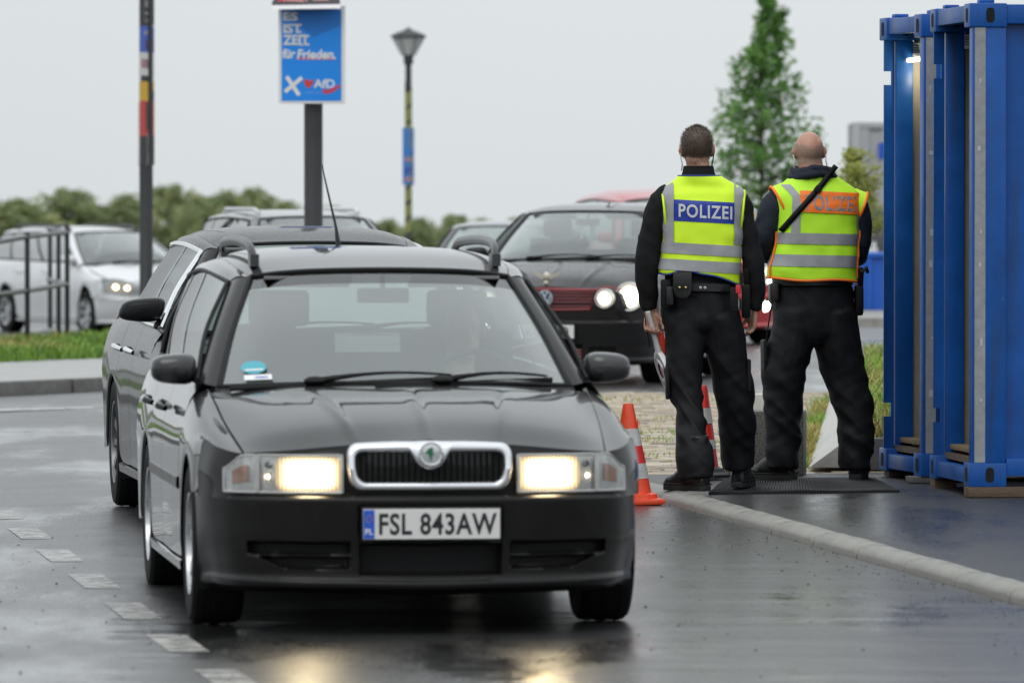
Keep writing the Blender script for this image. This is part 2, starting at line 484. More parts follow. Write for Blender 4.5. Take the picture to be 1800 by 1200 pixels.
# far land: one sheet to the horizon
sheet('ground', list(np.linspace(-60, 60, 13)), [-30, 0, 60, 100], lambda x, y: -.45, FIELD)
G_ = np.array([[(x, y, -.46 - max(0, y - 100) * .0042) for x in np.linspace(-2500, 2500, 3)] for y in (-200, 100, 300, 1000, 5000)])
tag(MB().grid(G_).build('field', FIELD), kind='structure')
xs = sorted(set(list(np.linspace(-40, -8, 6)) + list(np.linspace(-8, 8, 33)) + list(np.linspace(8, 40, 6))))
ys = sorted(set(list(np.linspace(4, 100, 97)) + [110, 125, 140]))
sheet('road', xs, ys, GZ, ROADM)

def XK(y): return 0.776 + (35.8 - y) * .158 + (0.012 * max(0, 30 - y) ** 2 * .1)
KW = .15
# pavement beside the kerb
rows = list(np.linspace(18, 38.3, 42))
G_ = np.array([[(XK(y) + KW + t * (16 - XK(y)), y, GZ(XK(y), y) + .038 + .012 * min(1, t * 8)) for t in (0, .01, .03, .06, .12, .3, 1)] for y in rows])
tag(MB().grid(G_).build('pavement', PAVM, sharp=0), kind='structure')
def PZ(x, y): return GZ(XK(y), y) + .050

# kerb stones along the right lane, each a piece of its own
kerb = bpy.data.objects.new('kerb', None); COL.objects.link(kerb); tag(kerb, kind='structure')
prof = [(0, -.08), (0, .018), (.012, .036), (.036, .050), (.072, .057), (.115, .057), (.142, .052), (KW, .042), (KW, -.08)]
ks = []
for v in range(3):
    mb = MB(); rr = random.Random(v)
    G_ = np.array([[(x, t, z + (rr.uniform(-.002, .002))) for (x, z) in prof] for t in (-.488, -.478, -.3, 0, .3, .478, .488)])
    G_[0, :, 2] -= .012; G_[-1, :, 2] -= .012
    mb.grid(G_, flip=True)
    n = len(prof); mb.f.append(tuple(range(n))); mb.m.append(0); mb.f.append(tuple(6 * n + i for i in range(n))[::-1]); mb.m.append(0)
    ks.append(mb.mesh('kerb_stone', CONC, sharp=50))
y = 20.0
i = 0
while y < 54:
    dirv = Vector((XK(y + 1) - XK(y), 1.0, GZ(XK(y + 1), y + 1) - GZ(XK(y), y)))
    st = dirv.normalized()
    o = link('kerb_stone', ks[i % 3], kerb, (XK(y) + st.x * .5, y + st.y * .5, GZ(XK(y), y) + .003 + st.z * .5))
    o.rotation_euler = (math.asin(st.z) + random.uniform(-.004, .004), random.uniform(-.02, .02), math.atan2(-st.x, st.y) + random.uniform(-.007, .007))
    y += st.y * 1.0; i += 1

# left island: kerb, paving, grass
def YI(x): return 56.3 + 1.8 * (x + 4.22)
isl = bpy.data.objects.new('island_kerb', None); COL.objects.link(isl); tag(isl, kind='structure')
pr = [(0, -.1), (0, .095), (.01, .11), (.15, .112), (.15, -.1)]
mb = MB(); Ls = 1.3
G_ = np.array([[(t, x, z) for (x, z) in pr] for t in (-.63, 0, .63)])
mb.grid(G_); mb.f += [(4, 3, 2, 1, 0), (10, 11, 12, 13, 14)]; mb.m += [0, 0]
me = mb.mesh('kerb_stone', CONCD, sharp=40)
dv = Vector((.4857, .8742, 0))
for k in range(-5, 6):
    c = Vector((-4.0, YI(-4.0), 0)) + dv * Ls * k
    o = link('kerb_stone', me, isl, (c.x, c.y, .03)); o.rotation_euler = (0, 0, math.atan2(dv.y, dv.x) + random.uniform(-.01, .01))
G_ = np.array([[(x - .13 * .87, YI(x) + .13 * .49 + t, .03 + .108 + .01 * (t > 1)) for x in np.linspace(-9, 1, 21)] for t in (0, .5, 2, 5, 7.6)])
tag(MB().grid(G_).build('paving', PAVL, sharp=0), kind='structure')
def grassz(x, y):
    b = YI(x) + 7.5
    return float(np.interp(y - b, [0, .3, 3, 10, 16, 22], [.12, .16, .15, .12, -.05, -.24])) + .03 * noise.noise((x * .8, y * .5, 0))
xs_ = np.linspace(-11, 1, 40)
G_ = np.array([[(x, YI(x) + 7.5 + t, grassz(x, YI(x) + 7.5 + t)) for x in xs_] for t in np.linspace(0, 22, 40)])
SOIL = mat('turf_soil', (.05, .07, .02), .95, var=.4, vscale=3)
tag(MB().grid(G_).build('turf', SOIL, sharp=0), kind='structure')

def blades(n, sample, hmin, hmax, w, rnd):
    mb = MB()
    for _ in range(n):
        x, y, z = sample()
        h = rnd.uniform(hmin, hmax); a = rnd.uniform(0, 2 * PI); l = h * rnd.uniform(.2, .9); aw = rnd.uniform(0, PI)
        dx, dy = math.cos(a) * l, math.sin(a) * l
        wx, wy = math.cos(aw) * w, math.sin(aw) * w
        mi = 1 if noise.noise((x * 1.1, y * .45, 5)) + rnd.uniform(-.3, .3) > .22 else (2 if rnd.random() < .3 else 0)
        mb.add([(x - wx, y - wy, z - .01), (x + wx, y + wy, z - .01), (x + dx * .45 + wx * .7, y + dy * .45 + wy * .7, z + h * .7), (x + dx * .45 - wx * .7, y + dy * .45 - wy * .7, z + h * .7), (x + dx, y + dy, z + h)], [(0, 1, 2, 3), (3, 2, 4)], mi)
    return mb
rg = random.Random(3)
def smp():
    x = rg.uniform(-8.5, -2.2); y = YI(x) + 7.5 + 15 * rg.random() ** 1.3
    return x, y, grassz(x, y)
tag(blades(30000, smp, .05, .15, .008, rg).build('grass', GRASSM, smooth=False), 'uneven green grass on the island around the railing', kind='stuff')

# cobbled apron behind the officers (individual setts, far too flat in view to pick apart)
COB = [mat('sett_sand', (.36, .29, .20), .6, var=.2, vscale=6, bump=(80, .3)), mat('sett_pale', (.42, .36, .27), .55, var=.15, vscale=6, bump=(80, .3)), mat('sett_grey', (.27, .235, .185), .6, var=.2, vscale=6, bump=(80, .3))]
def AZ(x, y): return GZ(.5, y) + .045
G_ = np.array([[(XK(y) + KW + t * (5 - XK(y)), y, AZ(0, y) - .02) for t in np.linspace(0, 1, 8)] for y in np.linspace(38.32, 54, 20)])
tag(MB().grid(G_).build('apron_bed', mat('sandy_joint', (.20, .17, .10), .9, var=.4, vscale=4), sharp=0), kind='structure')
mb = MB(); rc = random.Random(11)
y = 38.36
row = 0
while y < 53.9:
    x = XK(y) + KW + .1 + (row % 2) * .1
    while x < 3.2:
        h = rc.uniform(-.006, .004); x_, y_ = x, y; x += rc.uniform(-.02, .02); y += rc.uniform(-.035, .035); dz = [rc.uniform(-.003, .003) for _ in range(4)]
        z = AZ(x, y) + h; w, l = .094, .094
        top = [(x - w + .008, y - l + .008, z + dz[0]), (x + w - .008, y - l + .008, z + dz[1]), (x + w - .008, y + l - .008, z + dz[2]), (x - w + .008, y + l - .008, z + dz[3])]
        bot = [(x - w, y - l, z - .02), (x + w, y - l, z - .02), (x + w, y + l, z - .02), (x - w, y + l, z - .02)]
        mb.add(top + bot, [(0, 1, 2, 3), (4, 5, 1, 0), (5, 6, 2, 1), (7, 4, 0, 3), (6, 7, 3, 2)], rc.choice([0, 0, 1, 1, 2]))
        x, y = x_ + .2, y_
    y += .2; row += 1
tag(mb.build('cobbles', COB, smooth=False), 'sandy cobblestones laid behind the two officers', kind='stuff')
rg2 = random.Random(5)
def smp2():
    while True:
        x = rg2.uniform(-.5, 2.6); y = rg2.uniform(38.6, 53.5); x = max(x, XK(y) + .3)
        if noise.noise((x * 1.3, y * .7, 9)) > .12: return x, y, AZ(x, y) - .02
tag(blades(2600, smp2, .015, .05, .006, rg2).build('moss', [GRASSM[0], GRASSM[1], GRASSM[1]], smooth=False), 'sparse moss and weeds between the cobblestones', kind='stuff')

# sloping concrete edging, low wall and rough grass on the right
near = [P(1422, 822, 38.5), P(1484, 776, 38.5), P(1484, 822, 38.5)]
far = [P(1461, 694, 50.8), P(1532, 646, 50.8), P(1532, 700, 50.8)]
edg = thing('concrete_edging', (0, 0, 0), 0, 'pale sloping concrete edging slabs running away behind the officers', 'edging')
for k in range(5):
    a, b = k / 5 + .0012, (k + 1) / 5 - .0012
    q = [n_.lerp(f_, a) for n_, f_ in zip(near, far)] + [n_.lerp(f_, b) for n_, f_ in zip(near, far)]
    MB().add(q, [(0, 2, 1), (3, 4, 5), (0, 1, 4, 3), (1, 2, 5, 4), (2, 0, 3, 5)]).build('slab', SLABM, edg, smooth=False, bevel=.004, fixn=True)
lw = MB().prism([P(1486, 770, 38.55), P(2300, 770, 38.55), P(2300, 826, 38.55), P(1486, 826, 38.55)], (0, .14, 0)).build('low_wall', CONCD, bevel=.008, smooth=True)
tag(lw, 'low dark concrete wall below the rough grass beside the blue container', 'wall')
def bankz(x, y): return float(np.interp(y, [38.7, 41, 54], [.27, .36, .40])) + .03 * noise.noise((x * 2, y * 2, 1))
G_ = np.array([[(x, y, bankz(x, y)) for x in np.linspace(1.9 + (y - 38.7) * .055, 9, 24)] for y in np.linspace(38.7, 54, 24)])
tag(MB().grid(G_).build('grass_bank', SOIL, sharp=0), kind='structure')
rg3 = random.Random(8)
def smp3():
    y = 38.7 + 15 * rg3.random() ** 1.5; x = rg3.uniform(1.92 + (y - 38.7) * .058, 3.3 + (y - 38.7) * .02)
    return x, y, bankz(x, y)
tag(blades(9000, smp3, .04, .17, .006, rg3).build('rough_grass', [GRASSM[0], GRASSM[1], GRASSM[1]], smooth=False), 'rough yellowing grass on the bank behind the blue container', kind='stuff')
def smp4():
    y = 38.6 + 12 * rg3.random(); t = (y - 38.5) / 12.3
    x = near[0].x + (far[0].x - near[0].x) * t - abs(rg3.gauss(0, .05)) - .01
    return x, y, AZ(x, y) - .01
tag(blades(1500, smp4, .02, .12, .005, rg3).build('edge_grass', [GRASSM[1], GRASSM[0], GRASSM[1]], smooth=False), 'dry tufts along the foot of the pale concrete edging', kind='stuff')

# road markings: the dashed centre line, thin edge line
def lane(y): return -2.47 + (34 - y) * .1418
mk = MB()
y = 35.5
while y > 17:
    a, b = y, y - .98
    w = .075
    q = [(lane(a) - w, a, GZ(lane(a), a) + .0025), (lane(a) + w, a, GZ(lane(a), a) + .0025), (lane(b) + w, b, GZ(lane(b), b) + .0025), (lane(b) - w, b, GZ(lane(b), b) + .0025)]
    tag(MB().poly(q[::-1]).build('road_marking', LINEM), kind='structure')
    y -= 1.93
G_ = np.array([[(x + .0, 52.2 + (x + 4) * 1.1 + s, .03 + .006) for s in (-.35, .35)] for x in np.linspace(-4.2, -2, 12)])
tag(MB().grid(G_, flip=True).build('edge_line', LINEM), kind='structure')

# grit on the wet road
mb = MB(); rp = random.Random(21)
for _ in range(620):
    if rp.random() < .45:
        y = rp.uniform(25, 35.5); x = XK(y) - abs(rp.gauss(0, .22)) - .02
    elif rp.random() < .5:
        y = rp.uniform(21, 33); x = rp.uniform(-3.2, lane(y) + .4)
    else:
        y = rp.uniform(21, 34); x = rp.uniform(.3, XK(y))
    s = rp.uniform(.003, .009); z = GZ(x, y)
    v = [(x + s * math.cos(a) * rp.uniform(.6, 1.2), y + s * math.sin(a) * rp.uniform(.6, 1.2), z + .001) for a in np.linspace(0, 2 * PI, 6)[:-1]] + [(x, y, z + s * rp.uniform(.5, 1.1))]
    mb.add(v, [(k, (k + 1) % 5, 5) for k in range(5)])
tag(mb.build('grit', mat('grit_stone', (.05, .048, .045), .6), smooth=False), 'dark grit scattered over the wet road by the kerb', kind='stuff')
# ------------------------------------------------------------------ cars
# one body plan, drawn as spline lofts in car space: x to the right of the picture, y back from the front bumper, z up
PAN = [(0, 0), (.3, .012), (.5, .042), (.64, .105), (.735, .20), (.795, .32), (.832, .44)]
FAX, RAX, WR = .88, 3.392, .31          # axles, wheel radius
LEN = 4.51
def mir(l): return [(-x, y, z) for (x, y, z) in l[::-1] if x > 1e-6] + list(l)
GLASS = glass('car_glass', (.86, .95, .92), 1.5, 3.0, film=.09)
GLASSW = glass('wet_car_glass', (.55, .70, .64), 1.5, 2.6, rough=.08, drops=160, film=.30)
GLASSS = glass('side_glass', (.38, .45, .43), 1.5, .62)
BAND = glass('tinted_glass_band', (.22, .22, .25), 1.5, 2.0)
LENS = glass('lamp_lens', (.92, .93, .93), 1.45, 1.0)
LAMPBOWL = mat('lamp_bowl', (.80, .81, .80), .25, .08, bump=(60, .4))
AMBER = mat('indicator_lens', (.66, .36, .27), .2, coat=1)
UNDER = mat('underbody_black', (.006, .006, .006), .9)

def car(p):
    """builds one car; p: names, warps and colours"""
    ymap, zmap, xs = p.get('ymap'), p.get('zmap'), p.get('xs', 1.0)
    def warp(G):
        G = np.array(G, float).copy()
        G[..., 0] *= xs
        if p.get('tumble'):
            t_ = np.clip((G[..., 2] - .93) / .4, 0, 1.1); G[..., 0] *= 1 - p['tumble'] * t_
        if ymap: G[..., 1] = np.interp(G[..., 1], [a for a, b in ymap], [b for a, b in ymap])
        if zmap: G[..., 2] = np.interp(G[..., 2], [a for a, b in zmap], [b for a, b in zmap])
        return G
    wl = lambda y: float(np.interp(y, [a for a, b in ymap], [b for a, b in ymap])) if ymap else y
    L_ = wl(LEN)
    root = thing(p['name'], p['loc'], p['yaw'], p['label'], 'car', p.get('group'))
    off = (0, -wl(FAX), 0)          # the Empty stands on the ground between the front wheels
    def part(nm, mb, m, parent=None, **k):
        return mb.build(nm, m, parent or root, None if parent else off, **k)
    def patch(nm, G, m, parent=None, mirror=False, mi=0, thick=0, lip=True):
        mb = MB(); G = warp(G)
        mb.grid(G, mi)
        if lip:                              # a folded edge, so that the shut lines have depth
            inn = G.mean(axis=(0, 1)); 
            for e in (G[0], G[-1], G[:, 0], G[:, -1]):
                d = np.array([[0, 0, 0]] * len(e), float)
                c = np.array([0, L_ * .5, .55]); v = c - e; v /= np.linalg.norm(v, axis=1)[:, None]
                mb.grid(np.stack([e, e + v * .02]))
        o = part(nm, mb, m, parent, fixn=False)
        return o
    paint = p['paint']
    both = []
    def sides(nm, G, m, **k):
        a = patch(nm, G, m, **k)
        b = patch(nm, G * np.array([-1, 1, 1]), m, **k)
        return a, b
    zt, zl = .535, .165
    # ---- front bumper
    lines = []
    for z, o_, in ((zt + .005, .05), (zt, .03), (.518, .002), (.505, 0), (.43, .006), (.36, .012), (.27, .018), (.215, .018), (.195, .004), (.175, .012), (.15, .09)):
        ya = FAX - math.sqrt(max(.35 ** 2 - (min(z, .6) - .31) ** 2, .0))
        tp = 1 - .035 * max(0, (.34 - z) / .19)
        l = [(x * (1 - .25 * o_) * tp, y + o_, z + (.012 if z < .25 else .006) * (x / .85) * (1 if z < .25 else 0)) for x, y in PAN] + [((.852 - .12 * o_) * (tp + 1) / 2, ya, z)]
        lines.append(mir(l))
    G = loft(lines, 321, 110)
    rec = p.get('recess')
    mi = 0
    if rec:
        for j in range(G.shape[0]):
            for i in range(G.shape[1]):
                G[j, i, 1] += rec(G[j, i, 0], G[j, i, 2])
    bm_ = p.get('bumper_mi', lambda c: 0)
    mb = MB(); Gw = warp(G)
    n_u = G.shape[1]
    cent = (G[:-1, :-1] + G[1:, 1:]) / 2
    mb.grid(Gw); mb.m = [bm_(cent[j, i]) for j in range(G.shape[0] - 1) for i in range(n_u - 1)]
    part('front_bumper', mb, [p.get('bumper_paint', paint), BLACK], sharp=40)
    # ---- nose panel (behind lamps and grille)
    up = [(0, .06, .735), (.33, .085, .715), (.55, .13, .695), (.70, .22, .685), (.78, .32, .705), (.83, .45, .735)]
    mid = [(0, .045, .63), (.33, .06, .625), (.55, .11, .615), (.70, .20, .612), (.80, .32, .63), (.85, .45, .64)]
    lo = [(0, .05, zt - .02), (.33, .065, zt - .02), (.55, .115, zt - .02), (.66, .165, zt - .02), (.76, .24, zt - .02), (.82, .35, zt - .02), (.852, .45, zt - .02)]
    Gn = loft([mir(lo), mir(mid), mir(up)], 121, 24)
    patch('nose_panel', Gn, paint, lip=False)
    def front(x, z):
        """depth of the nose at (x, z)"""
        def at(l): return np.interp(abs(x), [q[0] for q in l], [q[1] for q in l])
        if z >= .63: t = (z - .63) / .09; return at(mid) * (1 - t) + at(up) * t
        t = (z - .515) / .115; return at(lo) * (1 - t) + at(mid) * t
    def fpt(x, z, o_=0): return np.array((x, front(x, z) - o_, z))
    # ---- bonnet
    hl = [(0, .062, .737), (.33, .088, .717), (.55, .135, .697), (.69, .225, .686)]
    ribs = lambda x, t: .010 * math.exp(-((abs(x) - (.27 + .14 * t)) / .022) ** 2) * math.sin(PI * min(1, t * 1.1 + .05)) + .008 * math.exp(-(x / .022) ** 2) * math.sin(PI * min(1, t + .1))
    hb = [[(0, .3, .81), (.36, .31, .795), (.57, .34, .765), (.705, .40, .725)],
          [(0, .62, .872), (.38, .63, .858), (.60, .66, .828), (.728, .72, .79)],
          [(0, .92, .908), (.40, .93, .898), (.62, .97, .874), (.74, 1.02, .855)],
          [(0, 1.10, .922), (.40, 1.12, .914), (.62, 1.17, .896), (.748, 1.22, .886)]]
    G = loft([mir(hl)] + [mir(l) for l in hb], 201, 60)
    for j in range(60):
        for i in range(201): G[j, i, 2] += ribs(G[j, i, 0], j / 59)
    bon = patch('bonnet', G, paint)
    # ---- wings with the front wheel arch
    def arch(cy, r, a0, a1, x, n=9):
        return [(x, cy + r * math.cos(a), .31 + r * math.sin(a)) for a in np.linspace(a0, a1, n)]
    La = [(.697, .232, .683), (.712, .42, .722), (.734, .74, .788), (.746, 1.04, .853), (.756, 1.29, .90)]
    Lb = [(.78, .33, .70), (.795, .55, .752), (.808, .8, .80), (.812, 1.05, .84), (.815, 1.29, .865)]
    Lc = [(.832, .455, .725), (.853, .62, .715), (.862, .85, .725), (.864, 1.1, .72), (.864, 1.29, .70)]
    Ld = [(.851, .455, .55), (.856, .53, .53)] + arch(FAX, .352, R(142), R(0), .866) + [(.862, 1.236, .26), (.860, 1.29, .24)]
    w1, w2 = sides('front_wing', loft([Ld, Lc, Lb, La], 60, 22), paint)
    # ---- doors and rear quarter
    belt = lambda y: .925 + .018 * (y - 1.3)
    def side(y0, y1, low, n=30, m=paint, nm='door'):
        ys_ = np.linspace(y0, y1, 5)
        A = [(.772 + (.012 if 1.5 < y < 3.4 else 0) - (.05 * max(0, y - 3.4)), y, belt(y)) for y in ys_]
        B = [(.822 - (.03 * max(0, y - 3.6)), y, .86 + .02 * (y - 1.3) * .3) for y in ys_]
        C = [(.866 - (.03 * max(0, y - 3.6)), y, .68) for y in ys_]
        G = loft([low, C, B, A], n, 18)
        return sides(nm, G, m)
    d1 = side(1.297, 2.33, [(.858, 1.297, .24), (.862, 1.8, .24), (.858, 2.33, .24)])
    d2 = side(2.337, 3.16, [(.858, 2.337, .24), (.860, 2.9, .24), (.862, 3.03, .27)] + [(.866, RAX + .355 * math.cos(a), .31 + .355 * math.sin(a)) for a in np.linspace(R(178), R(131), 5)])
    q1 = side(3.167, 4.36, [(.866, RAX + .355 * math.cos(a), .31 + .355 * math.sin(a)) for a in np.linspace(R(129), R(3), 9)] + [(.86, 3.78, .28), (.85, 4.1, .27), (.82, 4.36, .30)], nm='rear_quarter')
    for s in d1 + d2:
        sx = 1 if s in (d1[0], d2[0]) else -1
        y = 2.16 if s in d1 else 2.98
        mb = MB(); c = warp(np.array([[(sx * .868, y - .08, .80), (sx * .893, y - .04, .81), (sx * .893, y + .06, .815), (sx * .866, y + .1, .815)]]))[0]
        mb.tube(c, [.012, .016, .016, .012], 8); part('handle', mb, p.get('handle', paint), s)
    for sx in (1, -1):                        # sill strip and rubbing strip
        mb = MB(); mb.grid(warp(np.array([[(sx * .845, y, .235), (sx * .868, y, .225), (sx * .865, y, .19), (sx * .80, y, .17)] for y in (1.24, 2, 3.03)])))
        part('sill', mb, p.get('sill', paint))
        if p.get('strip', True):
            mb = MB(); mb.grid(warp(np.array([[(sx * .862, y, .56), (sx * .876, y, .55), (sx * .876, y, .51), (sx * .862, y, .50)] for y in (1.33, 2.3, 3.0)])))
            part('rubbing_strip', mb, p.get('strip_mat', BLACK))
    # ---- rear end
    ra = p.get('notch')
    rb = [(0, 4.50, .50), (.5, 4.48, .50), (.74, 4.40, .50), (.82, 4.30, .50)]
    patch('rear_bumper', loft([mir([(x * .96, y - .06, .22) for x, y, z in rb]), mir([(x, y + .01, .30) for x, y, z in rb]), mir([(x, y + .01, .45) for x, y, z in rb]), mir([(x, y - .03, .56) for x, y, z in rb])], 41, 12), paint)
    tgt = [(0, 4.46, .95), (.5, 4.43, .95), (.70, 4.38, .95), (.765, 4.33, .95)]
    patch('tailgate', loft([mir([(x, y - .05, .55) for x, y, z in rb]), mir([(x, y - .02, .75) for x, y, z in rb]), mir(tgt)], 41, 12), paint)
    # ---- screens, pillars and roof
    wb = [(0, 1.13, .925), (.35, 1.18, .92), (.57, 1.27, .912), (.70, 1.38, .905)]
    wm = [(0, 1.50, 1.155), (.33, 1.53, 1.15), (.50, 1.60, 1.14), (.622, 1.70, 1.125)]
    wt = [(0, 1.88, 1.362), (.28, 1.90, 1.357), (.42, 1.94, 1.347), (.525, 2.0, 1.333)]
    Gs = loft([mir(wb), mir(wm), mir(wt)], 61, 33)
    nb = int(33 * .86)
    ws = patch('windscreen', Gs[:nb + 1] if p.get('band') else Gs, p.get('glass', GLASS), lip=False)
    if p.get('band'):
        Gb = Gs[nb:].copy()
        mb = MB().grid(warp(Gb)); part('tint_band', mb, BAND, ws)
    # black seal round the windscreen
    ring = np.concatenate([Gs[0], Gs[1:, -1], Gs[-1, ::-1][1:], Gs[::-1, 0][1:-1]])
    part('seal', MB().tube([tuple(v + np.array((0, -.002, .002))) for v in warp(np.vstack([ring, ring[:1]]))], .011, 6), BLACK, ws)
    cow = np.array([[tuple(v) for v in crs(mir([(x * 1.03, y + dy, z + dz) for x, y, z in wb]), 41)] for dy, dz in ((-.035, -.022), (-.012, -.012), (.015, .002))])
    part('cowl', MB().grid(warp(cow)), BLACK)
    ai = [(.70, 1.38, .905), (.622, 1.70, 1.125), (.525, 2.0, 1.333)]
    am = [(.748, 1.385, .915), (.668, 1.72, 1.128), (.572, 2.03, 1.335)]
    ao = [(.776, 1.45, .928), (.70, 1.78, 1.125), (.606, 2.08, 1.315)]
    sides('pillar', loft([ai, am, ao], 20, 8), p.get('pillar', paint))
    re_ = 3.55 if ra else 4.2
    rs = np.interp
    rl = [mir(wt)]
    for y, zc, zs, xs_ in ((2.35, 1.425, 1.372, .562), (2.9, 1.452, 1.40, .572), (3.4, 1.447, 1.393, .57), (re_ - .12, 1.415 if not ra else 1.43, 1.365, .56), (re_ + .02, 1.375 if not ra else 1.385, 1.33, .545)):
        rl.append(mir([(0, y, zc), (.3, y, zc - .006), (.48, y, zc - .024), (xs_, y + .01, zs)]))
    patch('roof', loft(rl, 61, 50), p.get('roof_paint', paint))
    ci = [(.528, 2.0, 1.333), (.565, 2.36, 1.372), (.575, 2.9, 1.40), (.573, 3.4, 1.393), (.563, re_ - .11, 1.365), (.548, re_ + .03, 1.33)]
    cx = [(.575, 2.03, 1.338), (.606, 2.38, 1.366), (.614, 2.9, 1.388), (.61, 3.4, 1.38), (.598, re_ - .1, 1.35), (.58, re_ + .03, 1.31)]
    co = [(.608, 2.08, 1.316), (.636, 2.42, 1.338), (.646, 2.9, 1.352), (.642, 3.4, 1.345), (.627, re_ - .08, 1.31), (.605, re_ + .05, 1.27)]
    sides('roof_rail_panel', loft([ci, cx, co], 40, 8), p.get('pillar', paint))
    bl = [(.778, 1.46, .932), (.786, 2.3, .945), (.782, 3.2, .962), (.74, re_ - .02, .975)]
    Gg = loft([bl, [((a[0] + b[0]) / 2 + .025, (a[1] + b[1]) / 2, (a[2] + b[2]) / 2) for a, b in zip([bl[0], bl[1], bl[2], bl[3]], [co[0], co[1], co[3], co[5]])], co], 101, 12)
    spl = ((0, 33), (36, 68), (71, 100)) if not ra else ((0, 40), (44, 92))
    for a, b in spl: sides('side_window', Gg[:, a:b + 1], p.get('side_glass', GLASSS), lip=False)
    for a, b in ((33, 36), (68, 71), (98, 100)) if not ra else ((40, 44), (92, 100)):
        Gp = Gg[:, a:b + 1].copy(); Gp[..., 0] += .003
        sides('pillar', Gp, BLACKGLOSS if b < 100 else paint, lip=False)
    trim = p.get('window_trim', BLACK)
    for sx in (1, -1):
        l_ = np.vstack([Gg[0, ::4], Gg[1:, -1], Gg[-1, ::-4], Gg[::-1, 0]]) * np.array([sx, 1, 1]); l_[:, 0] += sx * .006
        part('window_trim', MB().tube([tuple(v) for v in warp(l_)], p.get('trim_r', .009), 6), trim)
    rt = [(0, re_ + .03, 1.37), (.3, re_ + .03, 1.36), (.56, re_ + .04, 1.32)]
    rbm = [(0, 4.45, .96), (.4, 4.43, .96), (.70, 4.36, .96)] if not ra else [(0, 4.12, 1.0), (.4, 4.10, .995), (.66, 4.04, .985)]
    patch('rear_window', loft([mir(rbm), mir(rt)], 31, 8), GLASSS if not ra else GLASSS, lip=False)
    sides('pillar', loft([[(.56, re_ + .04, 1.32), (.66 if ra else .70, 4.04 if ra else 4.36, .97)], [(.63, re_ + .05, 1.27), (.745, 4.0 if ra else 4.33, .965)]], 12, 4), paint, lip=False)
    if ra:
        patch('boot_lid', loft([mir([(0, 4.10, 1.0), (.4, 4.08, .995), (.70, 4.0, .97)]), mir([(0, 4.3, .99), (.4, 4.28, .985), (.72, 4.24, .965)]), mir([(0, 4.47, .97), (.5, 4.44, .96), (.76, 4.34, .95)])], 31, 10), paint)
    if p.get('rails'):
        for sx in (1, -1):
            pts = [(sx * .492, 2.20, 1.385), (sx * .500, 2.23, 1.425), (sx * .506, 2.32, 1.455), (sx * .512, 2.45, 1.468), (sx * .518, 2.9, 1.478), (sx * .515, 3.4, 1.472), (sx * .508, 3.75, 1.455), (sx * .50, 3.85, 1.41)]
            c = crs(pts, 30)
            mb = MB().tube([tuple(v) for v in warp(c)], [(.015, .022)] * 30, 10)
            for y in (2.2, 3.8): mb.box(tuple(warp(np.array([sx * .497, y + .02, 1.40]))), (.036, .12, .05))
            part('roof_rail', mb, p['rails'])
    # ---- floor, cabin
    mb = MB()
    mb.box((0, L_ * .5, .24), (1.25 * xs, L_ - .5, .10)); mb.box((0, wl(.72), .45), (1.05 * xs, wl(.9) - .15 * 1, .34))
    part('underbody', mb, UNDER, smooth=False)
    for y in (FAX, RAX):
        for sx in (1, -1):
            mb = MB()
            Gq = np.array([[(sx * x * xs, wl(y) + .365 * math.cos(a), .31 + .365 * math.sin(a)) for x in (.50, .84)] for a in np.linspace(R(-25), R(205), 16)])
            mb.grid(Gq)
            mb.poly([tuple(Gq[k, 0]) for k in range(16)]); part('wheel_housing', mb, UNDER, smooth=False)
    mb = MB()
    z9 = lambda z: float(warp(np.array([0, 0, z]))[2])
    dl = [[(x, y, z) for x in np.linspace(-.70, .70, 15)] for (y, z) in ((1.2, .88), (1.42, .905), (1.62, .90), (1.70, .86), (1.72, .62))]
    G = np.array(dl); G[:, :, 2] += .05 * np.exp(-((G[:, :, 0] - .36) / .16) ** 2) * (G[:, :, 1] > 1.4) * (G[:, :, 1] < 1.71)
    mb.grid(warp(G)); part('dashboard', mb, DARKIN)
    part('cabin_floor', MB().grid(warp(np.array([[(x, y, .40) for x in (-.78, .78)] for y in (1.2, 4.3)]))), DARKIN)
    part('headlining', MB().grid(warp(np.array([[(x, y, 1.325 + .05 * (1 - (x / .6) ** 2) * (1 if 2.1 < y < re_ - .1 else .3)) for x in np.linspace(-.56, .56, 9)] for y in (2.04, 2.4, 3.0, re_ - .15)])), flip=True), mat('headlining', (.35, .34, .32), .9))
    for sx in (1, -1):
        cx_ = sx * .37
        st = MB()
        G = loft([[(cx_ - .23, y, z), (cx_ - .15, y - .03, z + .01), (cx_, y, z), (cx_ + .15, y - .03, z + .01), (cx_ + .23, y, z)] for y, z in ((1.95, .55), (2.25, .52), (2.33, .6), (2.42, .85), (2.47, 1.05), (2.49, 1.10))], 17, 20)
        st.grid(warp(G)); G2 = G.copy(); G2[..., 1] += .09; st.grid(warp(G2), flip=True)
        s = part('seat', st, SEAT)
        hb_ = MB().box(tuple(warp(np.array([cx_, 2.5, 1.20]))), (.25, .09, .15)); hb_.box(tuple(warp(np.array([cx_, 2.5, 1.11]))), (.14, .03, .1))
        part('headrest', hb_, SEAT, s, bevel=.03, seg=3)
    st = MB()
    G = loft([[(-.64, y, z), (0, y - .01, z + .005), (.64, y, z)] for y, z in ((2.95, .52), (3.25, .52), (3.36, .8), (3.42, .99))], 21, 12)
    st.grid(warp(G)); G2 = G.copy(); G2[..., 1] += .08; st.grid(warp(G2), flip=True)
    s = part('rear_seat', st, SEAT)
    for x in (-.42, .42): part('headrest', MB().sphere(tuple(warp(np.array([x, 3.44, 1.05]))), (.12, .05, .07), 12, 7), SEAT, s)
    t_ = MB(); M = Matrix.Rotation(R(-62), 3, 'X'); cs = Vector(warp(np.array([.37, 1.88, .87])))
